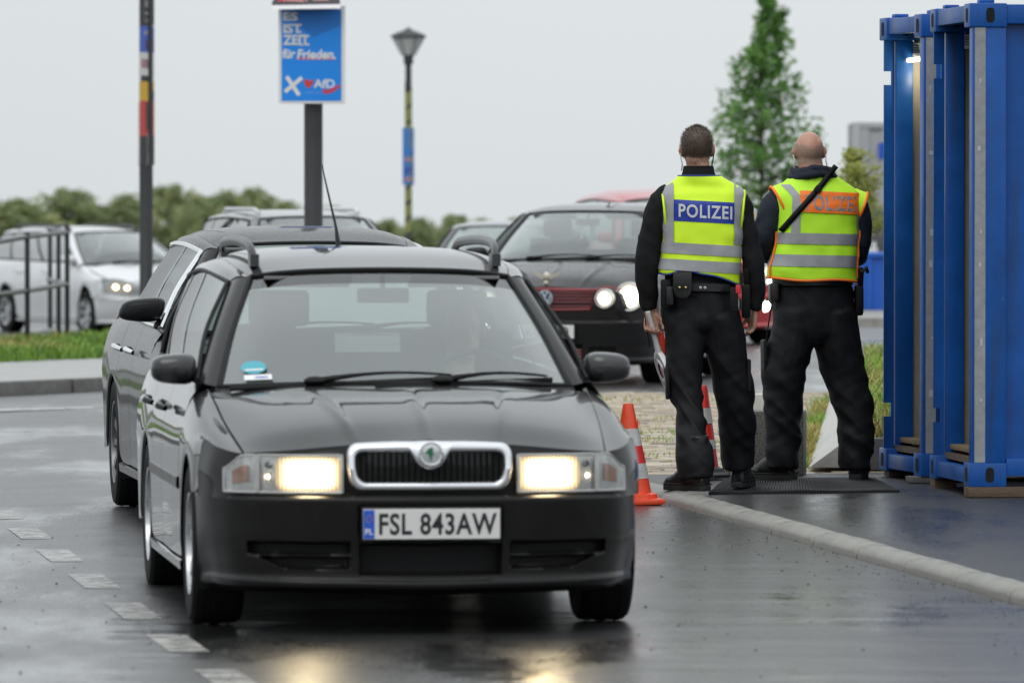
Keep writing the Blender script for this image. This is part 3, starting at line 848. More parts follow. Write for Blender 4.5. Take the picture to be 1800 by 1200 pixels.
    t_.tube([cs + M @ Vector((.185 * math.cos(a), .185 * math.sin(a), 0)) for a in np.linspace(0, 2 * PI, 33)], .014, 8, cap=False)
    t_.sphere(cs, (.06, .02, .06), 10, 6); t_.tube([cs + M @ Vector((-.17, 0, 0)), cs + M @ Vector((.17, 0, 0))], .014, 6); t_.tube([cs, cs + Vector((0, -.2, -.06))], .03, 8)
    part('steering_wheel', t_, DARKIN)
    mb = MB().box(tuple(warp(np.array([0, 1.86, 1.26]))), (.21, .03, .06)); mb.tube([tuple(warp(np.array([0, 1.86, 1.27]))), tuple(warp(np.array([0, 1.90, 1.34])))], .012, 6)
    part('interior_mirror', mb, DARKIN, bevel=.01)
    for x in (-.3, .3):
        part('sun_visor', MB().box(tuple(warp(np.array([x, 1.98, 1.315]))), (.36, .17, .015), M=Matrix.Rotation(R(-12), 3, 'X')), mat('visor', (.16, .16, .16), .9), bevel=.005)
    # ---- mirrors
    mz = p.get('mirror', {})
    for sx in (1, -1):
        mb = MB(); n = 20; prof_ = ((-.012, .12), (-.010, .4), (-.003, .68), (.012, .88), (.035, .98), (.065, 1), (.10, .97), (.122, .93), (.126, .80))
        G = np.zeros((len(prof_), n, 3))
        cc = (sx * .872 + sx * mz.get('out', 0), 1.52, .975 + mz.get('up', 0))
        for j, (dy, s_) in enumerate(prof_):
            for i in range(n):
                w = 2 * PI * i / n; c_, s2 = math.cos(w), math.sin(w); e = .62
                ux = math.copysign(abs(c_) ** e, c_) * .092 * s_ * mz.get('s', 1); uz = math.copysign(abs(s2) ** e, s2) * (.060 if s2 > 0 else .062) * s_
                uz += -.012 * (ux * 1) / .1 * 0
                G[j, i] = (cc[0] + sx * ux, cc[1] - .05 + dy, cc[2] + uz * (1 - .12 * ux / .09))
        Gm = warp(G); mb.grid(Gm, closed=True, flip=sx < 0); mb.poly([tuple(v) for v in Gm[0]][::-1]); mb.poly([tuple(v) for v in Gm[-1]])
        mo = part('wing_mirror', mb, p.get('mirror_mat', paint), fixn=True)
        mg = Gm[-1].copy(); c0 = mg.mean(axis=0); mg = c0 + (mg - c0) * .95; mg[:, 1] += .003
        part('mirror_glass', MB().poly([tuple(v) for v in mg]), CHROME, mo)
        part('foot', MB().tube([tuple(v) for v in warp(np.array([(sx * .80, 1.53, .955), (sx * .765, 1.54, .935), (sx * .745, 1.52, .90)]))], [.03, .028, .04], 8), BLACK, mo)
    # ---- wheels
    hub = p.get('rim', SILVER); rs_ = p.get('spokes', 7)
    wr = p.get('wr', WR)
    tp = [(wr * .62, -.09), (wr * .66, -.098), (wr * .80, -.104), (wr * .94, -.10), (wr * .985, -.085), (wr, -.055), (wr * .994, -.052), (wr * .994, -.02), (wr, -.017), (wr, .017), (wr * .994, .02), (wr * .994, .052), (wr, .055), (wr * .985, .085), (wr * .94, .10), (wr * .80, .104), (wr * .66, .098), (wr * .62, .09)]
    tm = MB().lathe(tp, 40, 'x', capb=False).mesh('tyre', RUBBER, sharp=30)
    rm = MB(); rr = wr * .64
    rm.lathe([(rr, .09), (rr * 1.0, .098), (rr * .95, .095), (rr * .92, .06), (rr * .90, -.08)], 40, 'x', capb=False)
    rm.lathe([(.03, .07), (.058, .068), (.062, .04), (.06, -.02)], 20, 'x', capb=True)
    for k in range(rs_):
        a = 2 * PI * k / rs_
        u = Vector((0, math.cos(a), math.sin(a))); v = Vector((0, -math.sin(a), math.cos(a)))
        q = []
        for (r_, hw_, xo) in ((.045, .024, .064), (rr * .55, .020, .078), (rr * .97, .036, .086)):
            q.append([u * r_ - v * hw_ + Vector((xo - .03, 0, 0)), u * r_ - v * hw_ * .7 + Vector((xo, 0, 0)), u * r_ + v * hw_ * .7 + Vector((xo, 0, 0)), u * r_ + v * hw_ + Vector((xo - .03, 0, 0))])
        rm.grid(np.array([[tuple(c) for c in row] for row in q]))
    rmesh = rm.mesh('rim', hub, sharp=30)
    bk = MB().lathe([(.0, -.01), (rr * .9, -.01)], 24, 'x', capb=False).mesh('brake_disc', mat('brake_dark', (.03, .028, .027), .6, .5))
    for y in (FAX, RAX):
        for sx in (1, -1):
            wz = bpy.data.objects.new('wheel', None); COL.objects.link(wz); wz.parent = root
            wz.location = (sx * .758 * xs, wl(y) + off[1], wr)
            wz.rotation_euler = (random.uniform(0, 6), 0, p.get('steer', 0) if y == FAX else 0) if sx > 0 else (random.uniform(0, 6), 0, PI + (p.get('steer', 0) if y == FAX else 0))
            for nm, me in (('tyre', tm), ('rim', rmesh), ('brake_disc', bk)): link(nm, me, wz)
    # ---- wipers
    for s0, s1, off_ in (((-.34, 1.175, .922), (.20, 1.16, .945), 0), ((.16, 1.14, .925), (.60, 1.33, .935), 0)):
        a, b = np.array(s0), np.array(s1)
        w_ = MB(); q = [a * (1 - t) + b * t + np.array((0, -.03, .012 + .02 * math.sin(PI * t))) for t in np.linspace(0, 1, 9)]
        w_.tube([tuple(v) for v in warp(np.array(q))], [.014, .013, .010, .008, .007, .006, .006, .006, .005], 6)
        q2 = [a * (1 - t) + b * t + np.array((-.0, -.022, -.004)) for t in np.linspace(-.62, 1.05, 9)]
        w_.tube([tuple(v) for v in warp(np.array(q2))], [(.008, .012)] * 9, 6)
        w_.sphere(tuple(warp(a + np.array((0, -.03, .012)))), (.045, .03, .02), 10, 6)
        part('wiper', w_, BLACK)
    # ---- lamps
    for lampspec in p.get('lamps', []):
        for sx in (1, -1): lampspec(sx, part, warp, fpt, root)
    if p.get('front'): p['front'](part, warp, fpt, root)
    return root, part, warp

def quad_lamp(x0, x1, zb, zt_, xi=None, lit=None, ind=None, em=None):
    """a wide headlamp between x0 and x1: bowl, lens, a lit reflector and an indicator corner"""
    def f(sx, part, warp, fpt, root):
        def gp(a, b, o_, n=24, m=12, r=.0):
            G = np.zeros((m, n, 3))
            for i in range(n):
                x = a + (b - a) * i / (n - 1)
                lo_, hi_ = zb(x), zt_(x)
                for j in range(m):
                    G[j, i] = fpt(x, lo_ + (hi_ - lo_) * j / (m - 1), o_)
            G[..., 0] *= sx
            return warp(G)
        h = part('headlight', MB().grid(gp(x0, xi or x1, .010), flip=sx < 0), LAMPBOWL)
        G = gp(x0, xi or x1, .030)
        fr = np.concatenate([G[0], G[1:, -1], G[-1, ::-1][1:], G[::-1, 0][1:]])
        part('frame', MB().tube([tuple(v) for v in fr], .006, 6), mat('lamp_edge', (.35, .35, .34), .25, coat=1), h)
        if lit:
            for (cx, cz, rx, rz, m, e, dome) in lit:
                V = []
                k = 32
                mb = MB()
                Gd = np.zeros((5, k, 3))
                for j, s_ in enumerate((1, .85, .6, .3, .02)):
                    for i in range(k):
                        w = 2 * PI * i / k; c_, s2 = math.cos(w), math.sin(w)
                        x = cx + rx * s_ * math.copysign(abs(c_) ** e, c_); z = cz + rz * s_ * math.copysign(abs(s2) ** e, s2)
                        Gd[j, i] = fpt(x, z, .018 + dome * (1 - s_ ** 2))
                Gd[..., 0] *= sx
                mb.grid(warp(Gd), closed=True, flip=sx < 0); set_glow(part('reflector', mb, m, h), np.repeat([0.13, .20, .36, .9, 1], k))
        part('lens', MB().grid(G, flip=sx < 0), LENS, h)
        if ind:
            b = part('indicator', MB().grid(gp(ind[0], ind[1], .010), flip=sx < 0), LAMPBOWL)
            xm = (ind[0] + ind[1]) / 2
            Gq = gp(ind[0] + .028, ind[1] - .03, .017); Gq = Gq[3:9]
            part('bulb', MB().grid(Gq, flip=sx < 0), AMBER, b)
            G = gp(ind[0], ind[1], .028)
            fr = np.concatenate([G[0], G[1:, -1], G[-1, ::-1][1:], G[::-1, 0][1:]])
            part('frame', MB().tube([tuple(v) for v in fr], .005, 6), mat('lamp_edge', (.4, .4, .39), .25, coat=1), b)
            part('lens', MB().grid(G, flip=sx < 0), LENS, b)
    return f

def plate(part, warp, fpt, txt, z=.423, y=-.012, x=0, w=.52, h=.114, euro=True, code='PL', tw=.80, tx=.03):
    o = part('number_plate', MB().box((x, y + .006, z), (w + .016, .014, h + .02)), BLACK, bevel=.004)
    part('plate_face', MB().box((x, y - .003, z), (w, .006, h)), PLATEW, o, bevel=.001, seg=1).location = (0, 0, 0)
    if euro:
        part('euro_band', MB().box((x - w / 2 + .022, y - .0065, z), (.042, .002, h - .006)), BLUEP, o)
        V, F_ = fit_text(code, .030, .022, bold=.02); V = np.array([(x - w / 2 + .022 + a, y - .0085, z - .028 + b) for a, b, c in V])
        part('lettering', MB().add(V, F_), WHITE, o, smooth=False)
        mb = MB()
        for k in range(12):
            a = 2 * PI * k / 12; mb.lathe([(.0, 0), (.0022, 0)], 6, 'y', (x - w / 2 + .022 + .012 * math.cos(a), y - .0085, z + .02 + .012 * math.sin(a)))
        part('star_pattern', mb, YELP, o, smooth=False)
    V, F_ = fit_text(txt, w * tw, h * .72, bold=.022, spacing=1.08); V = np.array([(x + tx + a, y - .0075, z + b) for a, b, c in V])
    part('lettering', MB().add(V, F_), INK, o, smooth=False)
    return o

# ---------------------------------------------------------------- the black estate in front
PAINT1 = mat('black_paint', (.007, .0067, .007), .35, 0, coat=1, coat_rough=.03, spec=.08)
PAINT1.node_tree.nodes['Principled BSDF'].inputs['Coat IOR'].default_value = 1.31
PAINT1B = mat('black_bumper_paint', (.0085, .008, .008), .35, .0, coat=.25, coat_rough=.06, spec=.12, var=.2, vscale=6, rvar=.08)
PLAST = mat('grey_trim', (.035, .035, .037), .5)
HOT = glow('headlight_beam', (1, .80, .47), (1, .72, .40), 150)
HOT2 = glow('bulb_glow', (1, .9, .75), (.9, .8, .65), 5)
LAMPD = mat('lamp_dark', (.20, .20, .19), .15, .8)
def boxm(x, z, x0, x1, z0, z1, s=.012):
    return sstep((x - x0) / s + .5) * sstep((x1 - x) / s + .5) * sstep((z - z0) / s + .5) * sstep((z1 - z) / s + .5)
def rec1(x, z):
    a = abs(x)
    r = .07 * boxm(a, z, -1, .265 + .0 * z, .232, .345)
    lowz = .255 + .05 * sstep((a - .52) / .16)
    r += .05 * boxm(a, z, .31, .68, lowz, .352) * (1 - .75 * boxm(a, z, .3, .69, .296, .310, .006))
    r += .012 * boxm(a, z, -1, .272, .35, .49)
    return r
def mi1(c):
    a = abs(c[0])
    if a < .265 and .236 < c[2] < .342: return 1
    if .318 < a < .672 and .262 + .05 * sstep((a - .52) / .16) < c[2] < .347 and not .297 < c[2] < .309: return 1
    return 0
def front1(part, warp, fpt, root):
    # grille: chrome surround with a dip for the badge, upright slats
    zc, n = .636, 240
    bz = .688
    outer, inner = [], []
    def rrect(a, b, r):
        p = []
        for cx_, cz_, a0 in ((a - r, b - r, 0), (-a + r, b - r, 90), (-a + r, -b + r, 180), (a - r, -b + r, 270)):
            arc = [(cx_ + r * math.cos(R(a0 + t)), cz_ + r * math.sin(R(a0 + t))) for t in range(0, 91, 10)]
            if p: l0 = p[-1]; p += [(l0[0] + (arc[0][0] - l0[0]) * k / 51, l0[1] + (arc[0][1] - l0[1]) * k / 51) for k in range(1, 51)]
            p += arc
        l0 = p[-1]; p += [(l0[0] + (p[0][0] - l0[0]) * k / 51, l0[1] + (p[0][1] - l0[1]) * k / 51) for k in range(1, 51)]
        return [q[0] for q in p], [q[1] for q in p]
    ox, oz = rrect(.317, .089, .045); ix, iz = rrect(.281, .055, .030)
    for k in range(n):
        x, z = ox[k], oz[k]
        x *= 1 - .05 * (z < 0) * (-z / .089); z += .010 * (1 - (x / .317) ** 2) if z > 0 else -.002
        outer.append((x, zc + z))
        x2, z2 = ix[k], iz[k]
        x2 *= 1 - .05 * max(0, -z2 / .055); zz = zc + z2
        if abs(x2) < .068 and zz > zc: zz = min(zz, bz - math.sqrt(.068 ** 2 - x2 ** 2) + .004)
        inner.append((x2, zz))
    g = part('grille', MB().grid(warp(np.array([[fpt(x, z, .006) for x, z in [(q[0], q[1]) for q in inner]], [fpt(0, zc, .006)] * n])), closed=True), UNDER)
    rows = []
    for t, o_ in ((0, .004), (.12, .022), (.3, .030), (.7, .030), (.9, .022), (1, .004), (1, -.01)):
        rows.append([fpt(a[0] * (1 - t) + b[0] * t, a[1] * (1 - t) + b[1] * t, o_) for a, b in zip(outer, inner)])
    part('surround', MB().grid(warp(np.array(rows)), closed=True, flip=True), mat('matt_chrome', (.70, .71, .73), .22, .85), g, sharp=60)
    me = None
    for k in range(24):
        x = -.264 + .528 * k / 23
        zt_ = .688 if abs(x) > .07 else bz - math.sqrt(.07 ** 2 - x ** 2) + .004
        part('slat', MB().prism([tuple(fpt(x - .0045, .580, .008)), tuple(fpt(x, .580, .020)), tuple(fpt(x + .0045, .580, .008))], (0, .002, zt_ - .580)), BLACK, g, smooth=False)
    bd = part('badge', MB().lathe([(.0, -.0), (.047, 0), (.0475, -.006), (.043, -.011), (.039, -.010), (.038, -.006), (.0, -.008)], 36, 'y', (0, float(fpt(0, bz, .038)[1]), bz), capb=False), CHROME)
    y0 = float(fpt(0, bz, .050)[1])
    GRN = mat('badge_green', (.02, .14, .07), .3)
    wing = [(-.022, .0), (-.012, .018), (.002, .024), (.012, .020), (.004, .012), (.014, .010), (.006, .003), (.012, -.004), (.004, -.010), (.004, -.026), (-.003, -.026), (-.003, -.008), (-.010, -.014), (-.008, -.002)]
    part('emblem', MB().poly([(x, y0, bz + z) for x, z in wing]), GRN, bd, smooth=False)
    plate(part, warp, fpt, 'FSL 843AW', z=.424, y=-.010, x=.0, tw=.86, tx=.024)
    V, F_ = fit_text('www.autohaus.de', .23, .010); part('lettering', MB().add([(a, .003, .358 + b) for a, b, c in V], F_), PLAST, smooth=False)
    # aerial
    part('aerial', MB().tube([(0, 3.82, 1.415), (0, 3.84, 1.45), (-.005, 3.9, 1.53), (-.04, 4.2, 1.80)], [.024, .012, .006, .003], 8), BLACK)
    # stickers on the windscreen, bonnet badge line
    TQ = mat('turquoise_print', (.06, .36, .44), .4)
    def sc_pt(x, t, o_=.005):
        a = np.array((-.70, 1.38, .905)); b = np.array((-.525, 2.0, 1.333)); c0 = np.array((0, 1.13, .925)); c1 = np.array((0, 1.88, 1.362))
        k = (abs(x) / .70) ** 2.6
        y = (1.13 * (1 - t) + 1.88 * t) * (1 - k) + (1.36 * (1 - t) + 2.0 * t) * k; z = (.925 * (1 - t) + 1.362 * t) * (1 - k) + (.905 * (1 - t) + 1.333 * t) * k
        return (x, y - o_, z + o_ * .6)
    k = 20
    st = part('sticker', MB().poly([sc_pt(-.565 + .048 * math.cos(2 * PI * i / k), .155 + .058 * math.sin(2 * PI * i / k)) for i in range(k)]), TQ)
    tag(st, 'round turquoise sticker')
    part('print', MB().poly([sc_pt(x, t, .007) for x, t in ((-.60, .125), (-.53, .125), (-.53, .138), (-.60, .138))]), WHITE, st)
    st = part('sticker', MB().poly([sc_pt(x, t) for x, t in ((-.605, .045), (-.50, .045), (-.50, .09), (-.605, .09))]), WHITE)
    tag(st, 'white rectangular sticker')
    part('print', MB().poly([sc_pt(x, t, .007) for x, t in ((-.565, .062), (-.515, .062), (-.515, .070), (-.565, .070))]), BLUEP, st)
zb1 = lambda x: .541
zt1 = lambda x: .680 - (.055 * sstep((x - .69) / .085) if x > .69 else 0)
car1, part1, warp1 = car(dict(name='estate_car', label='black estate car with roof rails and chrome grille, nearest to the viewer, plate FSL 843AW', loc=(-.408, 26.67, 0), yaw=R(6.7), paint=PAINT1, bumper_paint=PAINT1B,
    recess=rec1, bumper_mi=mi1, band=True, rails=mat('dark_rail', (.05, .05, .052), .3, .3), mirror_mat=mat('mirror_black', (.012, .012, .013), .25, coat=.6), handle=PAINT1, strip=True, strip_mat=PAINT1B, wr=.312,
    lamps=[quad_lamp(.335, .76, zb1, zt1, xi=.645, ind=(.652, .768), lit=[(.458, .6105, .122, .0685, HOT, .40, .0), (.611, .600, .022, .022, HOT2, 1, .004), (.607, .645, .014, .012, LAMPD, 1, .003)])], front=front1, steer=R(0)))
# ---------------------------------------------------------------- the other cars
PAINT2 = mat('wet_black_paint', (.012, .012, .013), .4, .0, coat=.55, coat_rough=.07, spec=.08, bump=(420, .2), rvar=.12, vscale=60)
PAINT2.node_tree.nodes['Principled BSDF'].inputs['Coat IOR'].default_value = 1.24
def front2(part, warp, fpt, root):
    pass
zb2 = lambda x: .58
zt2 = lambda x: .69
s_rear = (-1.20, 35.75)
yaw2 = R(7.7)
loc2 = (-1.20 + math.sin(yaw2) * 2.78, 35.75 - math.cos(yaw2) * 2.78, GZ(-1.3, 34))
sed_map = [(0, 0), (.88, .96), (1.13, 1.32), (1.38, 1.62), (2.0, 2.22), (2.9, 3.0), (3.392, 3.74), (3.55, 3.9), (4.51, 4.85)]
car2, part2, warp2 = car(dict(name='saloon_car', label='wet dark saloon car directly behind the nearest estate car, chrome window trim', loc=loc2, yaw=yaw2, paint=PAINT2, xs=1.04,
    ymap=sed_map, zmap=[(0, 0), (.31, .335), (.54, .56), (.73, .76), (.925, .96), (1.33, 1.35), (1.46, 1.47)], notch=True, mirror=dict(s=1.2, out=.02, up=.05), glass=GLASSW, wr=.335, rim=mat('dark_alloy', (.16, .16, .165), .3, .9), spokes=10,
    window_trim=CHROME, trim_r=.013, handle=CHROME, strip=False, tumble=.13, side_glass=glass('dark_side_glass', (.25, .31, .29), 1.5, .5), lamps=[quad_lamp(.40, .80, zb2, zt2, lit=[(.55, .64, .05, .04, HOT2, 1, 0)])]))

# dark hatchback with round lamps and red grille bars
PAINT3 = mat('black_hatch_paint', (.012, .011, .012), .35, 0, coat=1, coat_rough=.06, spec=.08, rvar=.1, vscale=30)
PAINT3.node_tree.nodes['Principled BSDF'].inputs['Coat IOR'].default_value = 1.27
REDTRIM = mat('red_grille_paint', (.30, .012, .02), .4, coat=.3)
HOT3 = glow('round_beam', (1, .95, .82), (1, .85, .6), 12)
def round_lamp(cx, cz, r, m_in, rin):
    def f(sx, part, warp, fpt, root):
        c = warp(np.array([sx * cx, float(fpt(cx, cz)[1]), cz])); y = c[1] - .025
        h = part('headlight', MB().lathe([(r, .06), (r, .0), (r * .96, -.008), (r * .9, -.004), (r * .86, .01), (r * .5, .03), (0, .035)], 32, 'y', (c[0], y, c[2]), capb=False), LAMPBOWL)
        set_glow(part('reflector', MB().lathe([(0.001, -.004), (rin * .6, -.003), (rin * .85, .0), (rin, .004)], 28, 'y', (c[0], y + .004, c[2]), capb=False), m_in, h), np.repeat([1, .95, .6, .15], 28))
        part('lens', MB().lathe([(0, -.022), (r * .5, -.016), (r * .9, -.004)], 28, 'y', (c[0], y, c[2]), capb=False), LENS, h)
    return f
def front3(part, warp, fpt, root):
    g = part('grille', MB().grid(warp(np.array([[fpt(x, z, .004) for x in np.linspace(-.40, .40, 17)] for z in (.60, .65, .70)]))), UNDER)
    for k in range(5):
        z = .606 + .022 * k
        part('bar', MB().tube([tuple(warp(np.array(fpt(x, z, .012)))) for x in np.linspace(-.36 - .04 * k / 5, .36 + .04 * k / 5, 15)], .0042, 6), REDTRIM, g)
    l_ = [fpt(x, z, .012) for x, z in [(-.42, .712), (0, .722), (.42, .712), (.36, .592), (0, .588), (-.36, .592), (-.42, .712)]]
    part('surround', MB().tube([tuple(v) for v in warp(np.array(l_))], .008, 6), REDTRIM, g)
    part('red_edge', MB().tube([tuple(warp(np.array(fpt(x, .712 + .022 * math.exp(-((abs(x) - .495) / .07) ** 2), .012)))) for x in np.linspace(-.62, .62, 60)], .006, 6), REDTRIM)
    c = warp(np.array(fpt(0, .655, .02)))
    b = part('badge', MB().lathe([(0, -.012), (.062, -.010), (.068, -.004), (.07, .01)], 32, 'y', tuple(c), capb=False), mat('badge_blue', (.03, .06, .12), .3))
    rg_ = MB().lathe([(.056, -.013), (.066, -.013), (.066, -.01), (.056, -.01)], 32, 'y', tuple(c), capb=False)
    for a, b_ in (((-.026, .05), (0, .004)), ((0, .004), (.026, .05)), ((-.052, .024), (-.022, -.048)), ((-.022, -.048), (0, -.004)), ((0, -.004), (.022, -.048)), ((.022, -.048), (.052, .024))):
        rg_.tube([(c[0] + a[0], c[1] - .013, c[2] + a[1]), (c[0] + b_[0], c[1] - .013, c[2] + b_[1])], .006, 6)
    part('emblem', rg_, CHROME, b)
    # winged ornament above the grille
    cz = warp(np.array(fpt(0, .735, .01))); mb = MB()
    for sx in (1, -1):
        mb.prism([(sx * .01, cz[1] + .03, cz[2] + .085), (sx * .13, cz[1] + .07, cz[2] + .135), (sx * .105, cz[1] + .06, cz[2] + .10), (sx * .03, cz[1] + .035, cz[2] + .06)], (0, -.012, 0))
    mb.sphere((0, cz[1] + .03, cz[2] + .08), (.035, .02, .045), 12, 8); mb.sphere((0, cz[1] + .01, cz[2] + .03), (.025, .015, .02), 10, 6)
    part('ornament', mb, mat('ornament', (.5, .45, .38), .3, .7), fixn=True)
    plate(part, warp, fpt, 'KG 1569', z=float(warp(np.array([0, 0, .44]))[2]), y=-.02, tw=.7, tx=.03)
    for z in (.235, .262, .289):
        part('intake_bar', MB().tube([tuple(warp(np.array((x, -.004 + .25 * abs(x) ** 2.2, z)))) for x in np.linspace(-.30, .30, 9)], .006, 6), REDTRIM)
    part('lip_line', MB().tube([tuple(warp(np.array((sx_, -.004 + .25 * sx_ ** 2.2, .318)))) for sx_ in np.linspace(-.52, .52, 15)], .006, 6), REDTRIM)
    part('aerial', MB().tube([tuple(warp(np.array(v))) for v in ((.1, 2.2, 1.40), (.1, 2.35, 1.5), (.12, 2.7, 1.78))], [.01, .005, .003], 6), BLACK)
    m_ = mat('windscreen_sign', (.55, .62, .6), .6); t2 = mat('tassel_blue', (.10, .35, .45), .6)
    pz = warp(np.array((0, 1.86, 1.25)))
    hb = part('hanging_ornament', MB().box((.0, pz[1] + .02, pz[2] + .02), (.20, .01, .07)), m_, bevel=.004)
    part('ribbon', MB().box((.03, pz[1] + .02, pz[2] - .09), (.025, .01, .17)), t2, hb)
    part('ribbon', MB().box((-.06, pz[1] + .02, pz[2] - .08), (.015, .01, .10)), m_, hb)
def rec3(x, z):
    a = abs(x); return .05 * boxm(a, z, -1, .30, .215, .33) + .04 * boxm(a, z, .36, .56, .22, .31)
def mi3(c):
    return 1 if (c[2] < .49 and c[2] > .32) or abs(c[0]) < .30 and .22 < c[2] < .325 else 0
yaw3 = R(-13)
sp3 = 208.0; d3 = 12000 / sp3
hat_map = [(0, 0), (.88, .80), (1.13, 1.05), (1.38, 1.25), (2.0, 1.85), (2.9, 2.6), (3.392, 3.26), (4.51, 3.92)]
c3 = P(957, 540, d3)
loc3 = (c3.x - math.sin(yaw3) * .80, d3 + .78, .085)
car3, part3, warp3 = car(dict(name='hatchback', label='black hatchback with round headlights and red grille bars, behind the officers', loc=loc3, yaw=yaw3, paint=PAINT3, xs=1.06, ymap=hat_map,
    zmap=[(0, 0), (.31, .31), (.54, .55), (.63, .70), (.73, .82), (.925, 1.05), (1.33, 1.43), (1.46, 1.54)], recess=rec3, bumper_mi=mi3, wr=.31, strip=False,
    lamps=[round_lamp(.475, .652, .082, HOT2, .07), round_lamp(.662, .665, .122, HOT3, .102)], front=front3))

# silver estate beyond the railing
PAINT4 = mat('silver_paint', (.66, .67, .68), .3, .45, coat=1, coat_rough=.05)
HOT4 = glow('warm_beam', (1, .86, .58), (1, .7, .4), 25)
zb4 = lambda x: .585 + .0 * x
zt4 = lambda x: .66 + .07 * sstep((x - .4) / .3)
yaw4 = R(28)
def front4(part, warp, fpt, root):
    part('grille', MB().grid(warp(np.array([[fpt(x, z, .006) for x in np.linspace(-.30, .30, 13)] for z in (.62, .66, .69)]))), BLACK)
    plate(part, warp, fpt, 'SL 4471', z=.43, y=-.02, tw=.7, tx=.02, euro=False)
f4 = P(157, 560, 93.5)
loc4 = (f4.x + .80 * math.cos(yaw4), 93.5 + .4, -.23)
car4, part4, warp4 = car(dict(name='estate_car', label='silver estate car with headlights on, standing beyond the grass and railing', loc=loc4, yaw=yaw4, paint=PAINT4, xs=1.02,
    ymap=[(0, 0), (.88, .86), (1.13, 1.0), (1.38, 1.2), (2.0, 1.95), (3.392, 3.56), (4.51, 4.47)], zmap=[(0, 0), (.31, .31), (.54, .55), (.73, .79), (.925, 1.0), (1.33, 1.40), (1.46, 1.51)], rails=mat('dark_rail_2', (.06, .06, .06), .5), strip=False, wr=.315,
    lamps=[quad_lamp(.42, .82, zb4, zt4, lit=[(.57, .635, .05, .040, HOT4, 1, 0), (.70, .645, .05, .045, HOT4, 1, 0)])], front=front4, mirror_mat=PAINT4))

# red people carrier behind the officers
PAINT5 = mat('red_paint', (.42, .02, .025), .3, .1, coat=1, coat_rough=.05)
HOT5 = glow('white_beam', (1, .99, .88), (.95, 1, .8), 50)
zb5 = lambda x: .59
zt5 = lambda x: .71
yaw5 = R(12)
d5 = 74.0
f5 = P(1218, 610, d5)
def front5(part, warp, fpt, root):
    part('grille', MB().grid(warp(np.array([[fpt(x, z, .006) for x in np.linspace(-.36, .36, 13)] for z in (.56, .62, .67)]))), BLACK)
    c = warp(np.array((.60, .10, .40))); set_glow(part('fog_lamp', MB().lathe([(0.001, -.02), (.05, -.015), (.055, .01)], 20, 'y', tuple(c), capb=False), HOT5), np.repeat([1, .6, .1], 20))
    plate(part, warp, fpt, 'FF 2208', z=.43, y=-.02, tw=.7, tx=.02, euro=False)
car5, part5, warp5 = car(dict(name='people_carrier', label='red people carrier with bright headlights, mostly hidden behind the two officers', loc=(f5.x + .02, d5, .085), yaw=yaw5, paint=PAINT5, xs=.98, strip=False, wr=.32,
    bumper_mi=lambda c: 1 if .36 < c[2] < .48 else 0,
    zmap=[(0, 0), (.31, .32), (.54, .56), (.73, .90), (.925, 1.10), (1.33, 1.53), (1.46, 1.70)], lamps=[quad_lamp(.52, .84, zb5, zt5, lit=[(.68, .665, .09, .045, HOT5, 1, 0), (.68, .605, .07, .02, HOT5, 1, 0)])], front=front5))

# grey estate and dark hatchback, only their roofs in view
PAINT6 = mat('grey_paint', (.16, .165, .175), .3, .5, coat=1, coat_rough=.05)
d6 = 66.0; f6 = P(592, 600, d6)
car6, part6, warp6 = car(dict(name='estate_car', label='grey estate car with silver roof rails, only its roof showing over the dark saloon', loc=(f6.x, d6, .08), yaw=R(14), paint=PAINT6, rails=mat('silver_rail', (.72, .73, .74), .3, .6), strip=False,
    zmap=[(0, 0), (.925, .97), (1.33, 1.37), (1.46, 1.47)], lamps=[quad_lamp(.45, .78, zb2, zt2)]))
PAINT7 = mat('dark_grey_paint', (.035, .035, .04), .35, .3, coat=1, coat_rough=.08)
d7 = 76.0; f7 = P(868, 620, d7)
car7, part7, warp7 = car(dict(name='hatchback', label='dark grey hatchback showing its roof and windscreen left of the round-lamped hatchback', loc=(f7.x, d7, .12), yaw=R(-6), paint=PAINT7, ymap=hat_map, xs=.98, strip=False, glass=GLASSW,
    zmap=[(0, 0), (.925, .85), (1.33, 1.2), (1.46, 1.29)], lamps=[quad_lamp(.45, .78, zb2, zt2)]))
# ------------------------------------------------------------------ people
SKIN = mat('skin', (.46, .25, .175), .5, bump=(90, .12), var=.10, vscale=18)
SKIN2 = mat('ruddy_skin', (.47, .24, .17), .42, bump=(90, .12), var=.12, vscale=14)
STUB = mat('stubble', (.34, .215, .16), .55, bump=(500, .2), var=.12, vscale=60)
HAIR = mat('brown_hair', (.060, .036, .022), .5, var=.4, vscale=120)
HAIRF = mat('short_hair', (.13, .082, .056), .65, var=.3, vscale=200)
JKT = mat('black_fleece', (.010, .010, .011), .9, spec=.25, bump=(260, .35), var=.2, vscale=20)
JKT2 = mat('navy_jacket', (.010, .014, .026), .7, spec=.3, bump=(200, .3), var=.2, vscale=20)
TRS = mat('black_trousers', (.0085, .0088, .0105), .62, spec=.24, bump=(230, .3), var=.25, vscale=12)
BOOT = mat('boot_leather', (.012, .012, .012), .38, bump=(70, .35), rvar=.15, vscale=25)
SOLE = mat('boot_sole', (.014, .014, .014), .7, bump=(120, .4))
LEATH = mat('belt_leather', (.012, .012, .013), .35, bump=(150, .2))
NEON = mat('fluorescent_yellow', (.70, 1.0, .022), .62, bump=(500, .12), var=.05, vscale=6)
NEON2 = mat('fluorescent_lime', (.54, .97, .025), .62, bump=(500, .12), var=.05, vscale=6)
REFL = mat('reflective_tape', (.33, .335, .345), .42, .0, bump=(800, .2), var=.06, vscale=30)
REFLD = mat('reflective_letters', (.62, .63, .65), .45, var=.08, vscale=40)
REFLW = mat('worn_letters', (.27, .26, .26), .5, var=.25, vscale=25)
BAN1 = mat('blue_banner', (.007, .032, .30), .5, var=.08, vscale=12)
